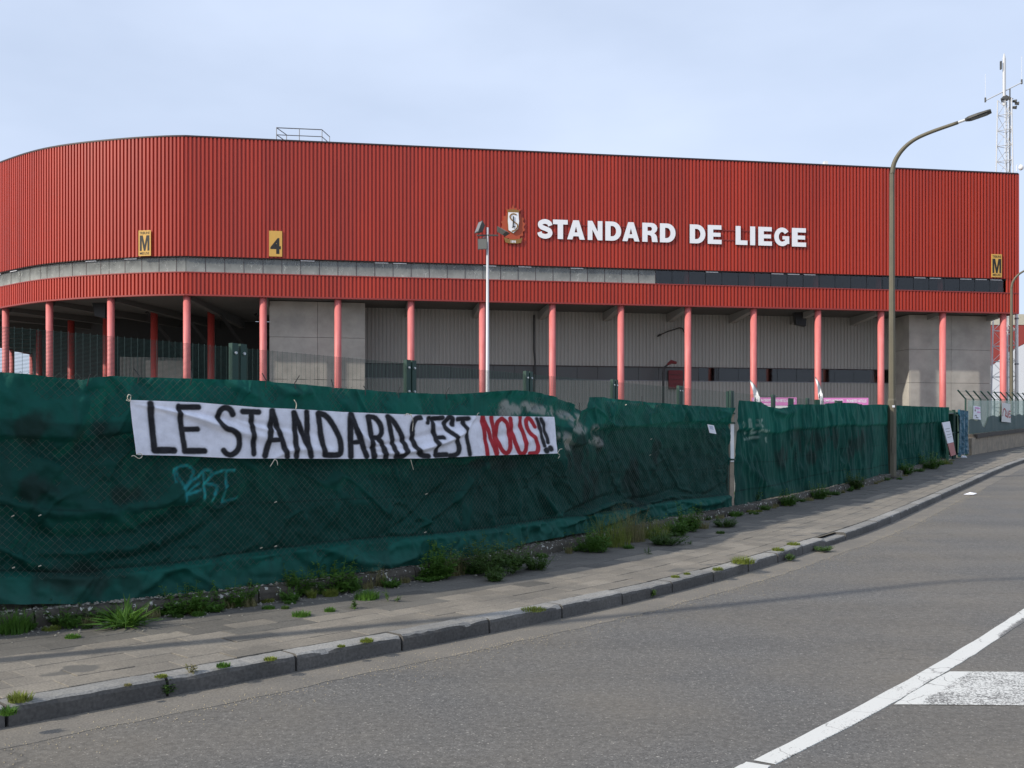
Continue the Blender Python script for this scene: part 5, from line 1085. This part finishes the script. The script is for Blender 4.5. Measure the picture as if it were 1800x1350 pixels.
for j in range(16):
    a, b = wp(.05, -.05), wp(20, -.05); z = .85 + j * .1
    for k in range(10): q0, q1 = wp(.05 + 2 * k, -.05), wp(.05 + 2 * k + 2, -.05); mb.wire((q0[0], q0[1], gz(q0) + z), (q1[0], q1[1], gz(q1) + z), .003)
stuff(part('mesh_wire', mb, M['green_wire'], barb))
M['plastic'] = bpy.data.materials.new('clear_plastic_sheet'); M['plastic'].use_nodes = True; nt = M['plastic'].node_tree; b_ = nt.nodes['Principled BSDF']; b_.inputs['Base Color'].default_value = (.45, .55, .50, 1); b_.inputs['Roughness'].default_value = .4
tr = nt.nodes.new('ShaderNodeBsdfTransparent'); tr.inputs[0].default_value = (.75, .85, .80, 1); mx = nt.nodes.new('ShaderNodeMixShader'); mx.inputs[0].default_value = .42
nt.links.new(tr.outputs[0], mx.inputs[1]); nt.links.new(b_.outputs[0], mx.inputs[2]); nt.links.new(mx.outputs[0], nt.nodes['Material Output'].inputs[0])
def sheet(name, t0, t1, zf0, zf1, off, m, label, cat, amp=.03, n=90, rows=14, seed=0):
    mb = MB(); ts = np.linspace(t0, t1, n + 1)
    for t in ts:
        p = wp(t); z0, z1 = gz(p) + zf0(t), gz(p) + zf1(t)
        for j in range(rows + 1):
            zz = z0 + (z1 - z0) * j / rows; o_ = off + amp * (float(fbm(np.array(t * 2.2), np.array(zz * 1.1), seed)) - .47) * 2; q = wp(t, o_); mb.v.append((q[0], q[1], zz))
    for k in range(n):
        for j in range(rows): i = k*(rows+1)+j; mb.f.append((i, i+rows+1, i+rows+2, i+1))
    return solo(name, mb, m, label, cat, smooth_=True)
M['sheet_green'] = mat('dark_green_sheet', (.012, .05, .05), .6, (3, .6, (.02, .07, .065)))
sheet('plastic_sheet', .1, 20, lambda t: .86, lambda t: 2.28, .02, M['plastic'], 'translucent plastic sheet stretched on the barbed fence', 'screen', .03, seed=5)
sheet('dark_screen', .1, 20, lambda t: .88, lambda t: (1.45 if t < 1.8 else 1.45 - .55 * max(0, 1 - abs(t - 2.9) / 1.0) + .12) + .04 * math.sin(t * 3), .075, M['sheet_green'], 'dark green cloth along the lower half of the barbed fence', 'screen', .025, seed=8)
def poster(name, t, zf, w, h, label, marks, m=M['paper'], skew=0):
    p = wp(t, .14); z = gz(p) + zf; rt = root(name, (p[0], p[1], z), label, 'poster'); e = Vector((WD[0], WD[1], 0)); n_ = Vector((WN[0], WN[1], 0)); o0 = Vector((p[0], p[1], z))
    mb = MB(); nn = 8
    for i in range(nn + 1):
        for j in range(nn + 1): x, y = i / nn, j / nn; q = o0 + e * (x * w) + Vector((0,0, y * h + skew * x)) + n_ * (.02 * math.sin(x * 3 + y * 2)); mb.v.append(tuple(q))
    for i in range(nn):
        for j in range(nn): k = i*(nn+1)+j; mb.f.append((k, k+nn+1, k+nn+2, k+1))
    part('sheet', mb, m, rt, True)
    for pts, wd, col in marks:
        lp = stroke([(x * w, y * h) for x, y in pts], wd) ; part('print', curve_mesh('k', [lp], .001, None, lambda x, y, zz: o0 + e * x + Vector((0,0,y + skew * x / w)) + n_ * (.03 + zz)), col, rt)
poster('poster', .5, 1.5, 1.5, .56, 'white paper poster with small print at the left end of the barbed fence', [([(.2,.85),(.5,.86),(.8,.85)], .05, M['purple']), ([(.15,.6),(.2,.7),(.25,.6)], .05, M['dark_red']), ([(.45,.55),(.7,.56),(.85,.55)], .04, M['purple']), ([(.15,.25),(.3,.3),(.4,.2)], .03, M['ink']), ([(.3,.12),(.5,.12),(.6,.12)], .03, M['ink'])])
M['red_ink'] = mat('red_spray', (.42, .03, .03), .7)
poster('cloth_notice', 6.3, 1.3, 2.2, .9, 'creased white cloth with red spray writing on the barbed fence', [([(.08,.3),(.14,.62),(.3,.68),(.42,.5),(.34,.36),(.5,.3)], .06, M['red_ink']), ([(.5,.62),(.55,.3),(.62,.28),(.66,.55)], .05, M['red_ink']), ([(.9,.6),(.74,.58),(.74,.3),(.92,.3)], .05, M['red_ink']), ([(.74,.45),(.88,.46)], .05, M['red_ink'])], mat('creased_cloth', (.68, .68, .66), .85, (4, .5, (.5, .5, .48))))
# gate between fence end and wall
G0 = FENCE.at(FENCE.s_of_u(1664)); G1 = wp(-.05); gd = (G1 - G0) / np.hypot(*(G1 - G0)); GLn = np.hypot(*(G1 - G0)); gnr = np.array([gd[1], -gd[0]])
gt = root('yard_gate', (G0[0], G0[1], gz(G0)), 'dark green metal gate closing the gap before the low wall', 'gate')
gp = lambda t, o_=0: G0 + gd * t + gnr * o_
ztg = EYE + (HOR - 722) / F * 39.5
for t in (.05, GLn * .33, GLn * .62, GLn - .1): p = gp(t); part('post', MB().box(p[0]-.05, p[0]+.05, p[1]-.05, p[1]+.05, gz(p) - .1, ztg), M['green_metal'], gt)
for zz in (.15, 1.0, 1.75):
    a, b = gp(.05), gp(GLn - .1); part('gate_rail', MB().tube([(a[0], a[1], gz(a) + zz), (b[0], b[1], gz(b) + zz)], .03, 6), M['green_metal'], gt)
mb = MB()
for k in range(24): p = gp(.1 + k * (GLn * .6) / 24); mb.wire((p[0], p[1], gz(p) + .1), (p[0], p[1], ztg - .05), .012)
part('gate_bars', mb, M['green_metal'], gt)
part('gate_panel', MB().obox((*gp(.08, -.06), gz(G0) + .05), (gd[0]*GLn*.5, gd[1]*GLn*.5, 0), (gnr[0]*.02, gnr[1]*.02, 0), (0,0,1.75)), M['sheet_green'], gt)
M['tarp'] = mat('blue_tarpaulin', (.012, .11, .17), .4, (1.6, .8, (.008, .06, .10)), (3, .9, .25))
mb = MB(); n, rows = 40, 14
for k in range(n + 1):
    t = GLn * .42 + (GLn * .56) * k / n; p = gp(t)
    for j in range(rows + 1):
        q = gp(t, .1 + .06 * math.sin(k * .42 + j * .12) + .03 * math.sin(k * .9)); z = gz(p) + .08 + (ztg - gz(p) - .05) * j / rows; mb.v.append((q[0], q[1], z))
for k in range(n):
    for j in range(rows): i = k*(rows+1)+j; mb.f.append((i, i+rows+1, i+rows+2, i+1))
solo('blue_tarpaulin', mb, M['tarp'], 'blue tarpaulin hanging on the gate beside the low wall', 'tarpaulin', smooth_=True)
# leaning placard near the fence end, notice paper on the near screen
pd = root('placard', fpt(1655, 803, .3), 'white and pink printed placard leaning crooked against the fence end', 'placard')
c00, c10, c01, c11 = fpt(1654, 802, .34), fpt(1663, 799, .34), fpt(1642, 743, .26), fpt(1656, 741, .26)
def quadlerp(x, y): return (c00*(1-x) + c10*x)*(1-y) + (c01*(1-x) + c11*x)*y
def qpatch(x0, x1, y0, y1, d): 
    n_ = Vector((*fn(FENCE.s_of_u(1655)), 0)); P = [quadlerp(x, y) + n_ * d for x, y in ((x0,y0),(x1,y0),(x1,y1),(x0,y1))]; return MB().add(P + [p - n_ * .03 for p in P], [(0,1,2,3),(7,6,5,4),(0,4,5,1),(1,5,6,2),(2,6,7,3),(3,7,4,0)])
part('board', qpatch(0, 1, .385, 1, 0), M['paper'], pd); part('printed_foot', qpatch(0, 1, 0, .38, 0), mat('faded_red_print', (.42, .13, .12), .7, (3, .7, (.35, .2, .18))), pd)
for y in (.55, .63, .72, .8): part('print_line', qpatch(.2, .8, y, y + .012, .008), M['rail'], pd)
c00_, sv_ = None, None
npz = root('paper_notice', fpt(1238, 762, .12), 'small white paper notice pinned on the green screen', 'notice')
n_ = Vector((*fn(FENCE.s_of_u(1238)), 0)); P = [fpt(1232, 761, .17), fpt(1245, 763, .16), fpt(1240.5, 748, .16), fpt(1228, 746, .17)]
part('sheet', MB().add(P + [p - n_ * .004 for p in P], [(0,1,2,3),(7,6,5,4),(0,4,5,1),(1,5,6,2),(2,6,7,3),(3,7,4,0)]), M['paper'], npz)
for k in range(3):
    y = .5 + .14 * k; A0 = (P[0]*(1-y) + P[3]*y); B0 = (P[1]*(1-y) + P[2]*y); up = (P[3] - P[0]) * .05
    Q = [A0*.8 + B0*.2 + n_*.003, A0*.25 + B0*.75 + n_*.003]; part('print_line', MB().add([Q[0], Q[1], Q[1] + up, Q[0] + up], [(0,1,2,3)]), mat('blue_print', (.16, .24, .42), .7) if k == 0 else bpy.data.materials['blue_print'], npz)
# magenta prohibition boards and feather flags in the yard
def pboard(u0, u1, v0, v1, Y, label):
    a, b = at(u0, v1, Y), at(u1, v1, Y); h = (v1 - v0) / F * Y; rt = root('prohibition_board', (a.x, Y, 1.0), label, 'board', 'prohibited articles boards')
    w = b.x - a.x; zt_ = at(0, v0, Y).z
    part('white_panel', MB().obox((a.x, Y, zt_ - 1.3), (w,0,0), (0,.05,0), (0,0,1.3)), M['white_paint'], rt); part('header', MB().obox((a.x - .01, Y - .012, zt_ - .36), (w + .02,0,0), (0,.01,0), (0,0,.38)), M['purple'], rt)
    for tx, x0, ww in (('OBJETS INTERDITS', .05, w * .42), ('PROHIBITED ARTICLES', w * .52, w * .44)): part('lettering', text_mesh(tx, ww, .14, 0, lambda x, y, z: Vector((a.x + x0 + x, Y - .018, zt_ - .20 + y)), .02), M['letter'], rt)
    part('subline', MB().obox((a.x + .05, Y - .016, zt_ - .30), (w*.5,0,0), (0,.003,0), (0,0,.03)), M['letter'], rt)
    for k in range(8):
        cx = a.x + w * (.07 + .123 * k); ring = arc(0, 0, .15, .15, 0, 360, 20)[:-1]; hole = arc(0, 0, .115, .115, 360, 0, 20)[:-1]
        part('pictogram', curve_mesh('p', [ring, hole], .002, None, lambda x, y, z: Vector((cx + x, Y - .008 - z, zt_ - .62 + y))), M['ink'], rt)
        part('pictogram', curve_mesh('p', [[(-.07,-.05),(.02,-.08),(.08,0),(.01,.06),(-.03,.02)]], .002, None, lambda x, y, z: Vector((cx + x, Y - .008 - z, zt_ - .62 + y))), M['ink'], rt)
    for x in (a.x + .05, b.x - .05): part('leg', MB().tube([(x, Y + .1, .9), (x, Y + .1, zt_)], .04, 6), M['rail'], rt)
pboard(1322, 1400, 699.5, 726, 47, 'magenta headed prohibited articles board under the left feather flag'); pboard(1447, 1526, 700, 726, 47, 'magenta headed prohibited articles board right of the second feather flag')
def flag(u, v0, du, Y, label):
    o0 = at(u, v0, Y); rt = root('feather_flag', (o0.x + .3, Y, 1.0), label, 'flag', 'feather flags'); k = Y / F
    L_ = [(0, 0), (3, 10), (6, 24), (9, 38), (11, 60)]; R_ = [(0, 0), (8, 9), (14, 20), (17.5, 32), (20, 46), (21, 60)]
    lf = catmull([(x * du, y) for x, y in L_], 6); rf = catmull([(x * du, y) for x, y in R_], 6); mb = MB(); n = 24
    for i in range(n + 1):
        f_ = i / n; a = np.array([np.interp(f_, np.linspace(0, 1, len(lf)), lf[:, j]) for j in (0, 1)]); b = np.array([np.interp(f_, np.linspace(0, 1, len(rf)), rf[:, j]) for j in (0, 1)])
        for j in range(5): q = a + (b - a) * j / 4; mb.v.append((o0.x + q[0]*k, Y + .05 * math.sin(i * .5 + j), o0.z - q[1]*k))
    for i in range(n):
        for j in range(4): s_ = i*5+j; mb.f.append((s_, s_+5, s_+6, s_+1))
    part('sail', mb, M['white_paint'], rt, True)
    part('pole', MB().tube([(o0.x + x*du*k, Y - .02, o0.z - y*k) for x, y in R_] + [(o0.x + 21*du*k, Y, 1.0)], .02, 5), M['rail'], rt)
    part('print', MB().obox((o0.x + 7*k*du, Y - .08, o0.z - 36*k), (3*k*du,0,-6*k), (0,.004,0), (1*k,0,8*k)), M['rail'], rt)
flag(1318, 668, 1.0, 45, 'white feather flag left of the first magenta board'); flag(1433, 663, .72, 44, 'narrow white feather flag between the two magenta boards')
pp = un(1704, 870); mb = MB().add([(pp.x-.16,pp.y-.03,pp.z+.012),(pp.x+.05,pp.y-.12,pp.z+.015),(pp.x+.20,pp.y+.02,pp.z+.04),(pp.x,pp.y+.12,pp.z+.016),(pp.x+.02,pp.y,pp.z+.07)], [(0,1,4),(1,2,4),(2,3,4),(3,0,4)]); solo('paper_litter', mb, M['paper'], 'crumpled white paper lying on the road near the kerb', 'litter')
pp = un(1686, 798, KH) if False else Vector((*gp(GLn * .55, .35), 0)); pp.z = gz(pp); mb = MB()
for k in range(5): x = pp.x + random.uniform(-.4,.4); y = pp.y + random.uniform(-.2,.2); mb.add([(x-.08,y,pp.z),(x+.08,y-.05,pp.z),(x+.1,y+.06,pp.z),(x,y,pp.z+.09)], [(0,1,3),(1,2,3),(2,0,3),(0,2,1)])
solo('rubble', mb, M['paper'], 'small heap of pale rubbish at the foot of the gate', 'litter')

# ================================================================== WEEDS
def blade(mb, b, d, h, w, bend, r):
    d = Vector(d).normalized(); sd = Vector((-d.y, d.x, 0)); P = []
    for k in range(4):
        t = k / 3; P.append(b + d * (bend * t * t) + Vector((0, 0, h * (t - .25 * t * t * min(bend / max(h, .01), 1.6)))))
    o = len(mb.v)
    for k, p in enumerate(P[:-1]): ww = w * (1 - .25 * k) * .5; mb.v += [tuple(p - sd * ww), tuple(p + sd * ww)]
    mb.v.append(tuple(P[-1])); mb.f += [(o, o+1, o+3, o+2), (o+2, o+3, o+5, o+4), (o+4, o+5, o+6)]
def leaf(mb, p, d, L_, w, droop):
    d = Vector(d).normalized(); sd = d.cross(Vector((0, 0, 1))); sd = sd.normalized() if sd.length > .01 else Vector((1, 0, 0)); up = sd.cross(d)
    q = [p, p + d*L_*.45 + sd*w*.5 - up*droop*.3, p + d*L_ - up*droop, p + d*L_*.45 - sd*w*.5 - up*droop*.3, p + d*L_*.5 + up*w*.12 - up*droop*.3]; o = len(mb.v)
    mb.v += [tuple(x) for x in q]; mb.f += [(o, o+1, o+4), (o+1, o+2, o+4), (o+2, o+3, o+4), (o+3, o, o+4)]
def weed(kind, base, h, w, seed):
    r = random.Random(seed); mb = MB(); ex = []
    if kind == 'grass':
        for _ in range(int(90 + 220 * min(w / .3, 1.4))):
            a = r.uniform(0, 6.28); rr = w * .42 * math.sqrt(r.random()); b = base + Vector((rr*math.cos(a), rr*math.sin(a), 0)); a2 = a + r.gauss(0, .6); hh = h * r.uniform(.35, 1.0) * (1 - .4 * rr / (w * .5 + .001))
            blade(mb, b, (math.cos(a2), math.sin(a2), 0), hh, r.uniform(.006, .012), hh * r.uniform(.15, .8), r)
    elif kind == 'rosette':
        for _ in range(130):
            a = r.uniform(0, 6.28); b = base + Vector((r.gauss(0, w*.08), r.gauss(0, w*.08), 0)); el = r.uniform(.05, 1.0); L_ = r.uniform(.3, .9) * (w * .5 * math.cos(el) + h * math.sin(el))
            d = Vector((math.cos(a)*math.cos(el), math.sin(a)*math.cos(el), math.sin(el))); leaf(mb, b, d, L_, L_ * r.uniform(.07, .14), L_ * r.uniform(.1, .5) * math.cos(el))
        for _ in range(50):
            a = r.uniform(0, 6.28); blade(mb, base + Vector((r.gauss(0, w*.1), r.gauss(0, w*.1), 0)), (math.cos(a), math.sin(a), 0), h * r.uniform(.5, 1), .008, h * r.uniform(.2, .7), r)
    elif kind in ('bush', 'sprig'):
        ns = int(max(8, 60 * min(w / .3, 1.5))) if kind == 'bush' else 4
        for _ in range(ns):
            a = r.uniform(0, 6.28); rr = w * .42 * math.sqrt(r.random()); b = base + Vector((rr*math.cos(a), rr*math.sin(a), 0)); lean = Vector((math.cos(a)*rr*.9 + r.gauss(0, w*.08), math.sin(a)*rr*.9 + r.gauss(0, w*.08), 0)); hh = h * (r.uniform(.35, .8) if r.random() < .8 else r.uniform(.8, 1.15))
            mb.tube([b, b + lean * .5 + Vector((0,0,hh*.5)), b + lean + Vector((0,0,hh))], [.003, .0025, .0015], 3, cap=False)
            for k in range(15 if kind == 'bush' else 12):
                t = r.uniform(.12, 1.0); p = b + lean * t + Vector((0, 0, hh * t)); a3 = r.uniform(0, 6.28); L_ = (.022 + .075 * min(h, .5)) * r.uniform(.6, 1.3) * (1.2 - .5 * t)
                leaf(mb, p, (math.cos(a3), math.sin(a3), r.uniform(-.1, .8)), L_ * 1.35, L_ * .62, L_ * r.uniform(0, .5))
    elif kind == 'dry':
        for _ in range(int(80 + 170 * min(w / .4, 1.4))):
            a = r.uniform(0, 6.28); rr = w * .42 * math.sqrt(r.random()); b = base + Vector((rr*math.cos(a), rr*math.sin(a), 0)); hh = h * (r.uniform(.2, .65) if r.random() < .7 else r.uniform(.65, 1.0)); a2 = r.uniform(0, 6.28); bend = hh * r.uniform(.1, .8)
            blade(mb, b, (math.cos(a2), math.sin(a2), 0), hh, .008, bend, r)
            if r.random() < .45 and hh > .12:
                tip = b + Vector((math.cos(a2), math.sin(a2), 0)) * bend * .8 + Vector((0, 0, hh * .85))
                for _k in range(7): leaf(mb, tip + Vector((r.gauss(0,.014), r.gauss(0,.014), r.uniform(-.06,.05))), (r.gauss(0,1), r.gauss(0,1), r.uniform(.2,1)), .022, .007, .004)
    return mb
WEEDS = [  # photo column, photo row of its foot, kind, height px, width px, colour, label
 (22, 1112, 'grass', 62, 62, 'leaf_green', 'tall grass clump at the left edge below the green screen'), (112, 1097, 'bush', 32, 52, 'leaf_dark', 'dark low leafy weed left of the big green rosette'),
 (222, 1101, 'rosette', 52, 104, 'leaf_green', 'big spreading bright green weed rosette below the screen'), (330, 1076, 'bush', 40, 56, 'leaf_green', 'leafy weed right of the big green rosette'),
 (372, 1068, 'sprig', 36, 14, 'leaf_green', 'single thin upright weed stem on the plinth'), (412, 1064, 'bush', 36, 50, 'leaf_green', 'leafy weed below the right end of the blue graffiti'),
 (128, 1121, 'grass', 10, 28, 'leaf_green', 'small grass tuft on the pavement left of the big rosette'), (153, 1104, 'grass', 8, 20, 'leaf_dark', 'tiny tuft beside the big rosette on its left'),
 (349, 1082, 'grass', 12, 26, 'leaf_green', 'small bright tuft below the leafy weed near the rosette'), (313, 1085, 'grass', 7, 20, 'leaf_dark', 'flat tuft on dark paving right of the big rosette'),
 (525, 1048, 'bush', 46, 34, 'leaf_green', 'tall leafy weed against the plinth left of the round bush'), (585, 1040, 'bush', 46, 58, 'leaf_green', 'round green bushy weed on the plinth among lichen'),
 (490, 1052, 'dry', 26, 34, 'leaf_dry', 'sparse pale grass left of the tall leafy weed'), (555, 1044, 'grass', 30, 24, 'leaf_green', 'grass between the tall weed and the round bush'),
 (645, 1053, 'grass', 24, 46, 'leaf_green', 'fresh green grass clump on the pavement right of the round bush'), (660, 1030, 'dry', 32, 36, 'leaf_dry', 'pale dry grass standing before the lichen covered plinth'),
 (620, 1069, 'sprig', 24, 14, 'leaf_dark', 'thin dark sprig on the pavement in front of the fresh grass'), (580, 1075, 'grass', 12, 20, 'leaf_green', 'small tuft on the pavement left of the dark sprig'),
 (530, 1083, 'grass', 14, 34, 'leaf_green', 'flat grass patch farthest out on the middle pavement'), (501, 1070, 'grass', 8, 14, 'leaf_dark', 'tiny tuft left of the flat grass patch'),
 (472, 1070, 'grass', 8, 24, 'leaf_green', 'low tuft at the shadow edge under the pale grass'), (510, 1061, 'grass', 8, 22, 'leaf_green', 'low tuft below the tall leafy weed'),
 (690, 1057, 'sprig', 22, 20, 'leaf_dark', 'dark sprig right of the fresh grass clump'), (768, 1016, 'bush', 52, 46, 'leaf_green', 'tall green bushy weed below the word NOUS'),
 (798, 1010, 'dry', 40, 42, 'leaf_dry', 'yellowing grass leaning out beside the tall bushy weed'), (735, 1019, 'grass', 10, 20, 'leaf_green', 'small tuft at the plinth left of the tall bushy weed'),
 (870, 1008, 'bush', 56, 74, 'leaf_dark', 'wide dark bushy weed at the foot of the screen'), (868, 1022, 'bush', 24, 22, 'leaf_dark', 'small dark weed just before the wide dark bush'),
 (943, 1001, 'bush', 26, 32, 'leaf_dark', 'small dark weed on the pavement right of the wide dark bush'), (952, 963, 'bush', 36, 50, 'leaf_green', 'rounded green weed in the screen corner fold'),
 (905, 978, 'dry', 30, 20, 'leaf_dry', 'thin dry grass left of the rounded corner weed'), (1045, 970, 'bush', 36, 38, 'leaf_green', 'green weed before the tall plumed grass'),
 (1078, 960, 'dry', 62, 62, 'leaf_yellow', 'tall plumed grass at the middle of the fence'), (1112, 952, 'dry', 66, 46, 'leaf_dry', 'taller dry plumed grass right beside the first plumes'),
 (1152, 946, 'dry', 34, 52, 'leaf_yellow', 'shorter yellow grass right of the plumes'), (1105, 964, 'grass', 10, 20, 'leaf_green', 'small tuft under the plumed grass'),
 (1170, 957, 'bush', 20, 42, 'leaf_dark', 'low dark weed spreading before the yellow grass'), (1190, 942, 'bush', 30, 26, 'leaf_green', 'green weed right of the yellow grass'),
 (1211, 934, 'bush', 38, 30, 'leaf_green', 'bright green weed below the paper notice'), (1216, 914, 'bush', 30, 24, 'leaf_dark', 'dark weed behind the bright one against the screen'),
 (1275, 926, 'bush', 16, 26, 'leaf_dark', 'small weed on the pavement left of the concrete post'), (1235, 929, 'dry', 16, 22, 'leaf_dry', 'short dry tuft under the paper notice'),
 (1266, 938, 'grass', 8, 16, 'leaf_dark', 'tiny dark tuft farthest out before the concrete post'), (1138, 974, 'sprig', 12, 8, 'leaf_dark', 'lone tiny sprig on open pavement below the plumes'),
 (1210, 957, 'sprig', 8, 14, 'leaf_dark', 'tiny sprig on open pavement below the bright weed'), (1313, 892, 'bush', 32, 30, 'leaf_green', 'bushy weed just right of the concrete post'),
 (1292, 908, 'grass', 14, 16, 'leaf_green', 'grass at the foot of the concrete post'), (1325, 904, 'grass', 8, 18, 'leaf_dark', 'small tuft before the bushy weed by the concrete post'),
 (1385, 889, 'bush', 22, 20, 'leaf_green', 'first round weed on the plinth beyond the concrete post'), (1440, 877, 'bush', 22, 20, 'leaf_green', 'second round weed on the plinth beyond the concrete post'),
 (1360, 884, 'grass', 12, 34, 'leaf_yellow', 'moss like grass on the plinth left of the first round weed'), (1501, 860, 'bush', 26, 22, 'leaf_dark', 'weed on the plinth left of the street lamp'),
 (1530, 845, 'grass', 14, 42, 'leaf_yellow', 'yellow grass on the plinth just left of the lamp'), (1590, 834, 'bush', 20, 22, 'leaf_green', 'green weed just right of the lamp base'),
 (1581, 843, 'grass', 6, 10, 'leaf_green', 'tiny tuft at the lamp base'), (1634, 824, 'bush', 24, 28, 'leaf_green', 'bushy weed under the leaning placard'),
 (1658, 816, 'grass', 14, 32, 'leaf_yellow', 'grass at the end of the green fence'),
 (1305, 990, 'grass', 18, 42, 'leaf_yellow', 'bright yellow green grass clump growing at the kerb back'), (1262, 1002, 'grass', 8, 20, 'leaf_yellow', 'smaller kerb tuft left of the bright clump'),
 (1208, 1010, 'grass', 6, 12, 'leaf_yellow', 'third kerb tuft left of the bright clump'), (1187, 1015, 'grass', 6, 16, 'leaf_yellow', 'fourth kerb tuft left of the bright clump'),
 (1368, 968, 'grass', 9, 22, 'leaf_yellow', 'grass fringe at the kerb back right of the bright clump'), (1395, 958, 'grass', 8, 24, 'leaf_yellow', 'far grass fringe near the sunken kerb'),
 (938, 1073, 'grass', 9, 46, 'leaf_yellow', 'flat grass strip behind the kerb in the middle'), (645, 1128, 'grass', 10, 24, 'leaf_yellow', 'kerb tuft near the dark stain on the pavement'),
 (600, 1137, 'grass', 6, 14, 'leaf_yellow', 'smaller kerb tuft left of the dark stain tuft'), (475, 1160, 'grass', 8, 24, 'leaf_yellow', 'kerb tuft right of the small round tuft'),
 (393, 1172, 'grass', 11, 24, 'leaf_green', 'small round green tuft at the kerb back'), (333, 1180, 'sprig', 14, 14, 'leaf_dry', 'brownish sprig on paving by the kerb'),
 (35, 1232, 'grass', 24, 40, 'leaf_yellow', 'yellow green tuft on the kerb top at the left edge'), (283, 1190, 'grass', 7, 22, 'leaf_yellow', 'low tuft at a kerb joint near the left'),
 (15, 1256, 'grass', 22, 26, 'leaf_green', 'grass hanging over the kerb joint at the left edge'), (225, 1205, 'grass', 5, 14, 'leaf_dry', 'faint dry tuft along the kerb gap at the left')]
for k, (u, v, kind, hp, wpx, mt, lab) in enumerate(WEEDS):
    b = un(u, v, KH + (.0)); sc = b.y / F; h_, w_ = hp * sc, wpx * sc
    mb = weed(kind, b, h_ * (1.2 if kind in ('bush', 'dry') else 1.05), w_ * 1.15, 100 + k); nm = {'grass': 'grass_tuft', 'rosette': 'weed_rosette', 'bush': 'leafy_weed', 'sprig': 'weed_sprig', 'dry': 'dry_grass'}[kind]
    solo(nm, mb, M[mt], lab, 'weed', 'weeds along fence and kerb', base=(b.x, b.y, b.z))
for k, (u, v, hp, wpx, lab) in enumerate(((293, 1219, 24, 16, 'weed sprouting from a kerb joint at the left'), (1148, 1048, 14, 9, 'weed sprouting from a kerb joint in the middle'), (1390, 984, 12, 12, 'weed sprouting from a kerb joint near the sunken stone'), (1445, 968, 8, 26, 'weed in the gutter hole by the sunken kerb'))):
    b = un(u, v, .02); sc = b.y / F; solo('weed_sprig', weed('bush', b, hp * sc, wpx * sc, 300 + k), M['leaf_dark'], lab, 'weed', 'weeds along fence and kerb', base=(b.x, b.y, b.z))

# undergrowth filling the strip along the foot of the fence: one mass of low mixed weeds
rr_ = random.Random(77); k = 0; strip = MB(); idx = []; MS = ['leaf_green', 'leaf_yellow', 'leaf_dry']
for u in list(range(1296, 1660, 11)) + list(range(985, 1280, 20)) + list(range(-60, 980, 34)):
    u += rr_.uniform(-6, 6); t = FENCE.s_of_u(u); q = FENCE.at(t) + fn(t) * rr_.uniform(.17, .34); b = Vector((q[0], q[1], g(q[1]) + KH)); kind = rr_.choice(('bush', 'grass', 'bush', 'dry'))
    w_ = weed(kind, b, rr_.uniform(.05, .14), rr_.uniform(.10, .24), 500 + k); k += 1
    strip.add(w_.v, w_.f); idx += [{'bush': 0, 'grass': 1, 'dry': 2}[kind]] * len(w_.f)
o = stuff(part('undergrowth', strip, [M[x] for x in MS])); o.data.polygons.foreach_set('material_index', idx); o['label'] = 'low mixed undergrowth along the foot of the fence plinth'
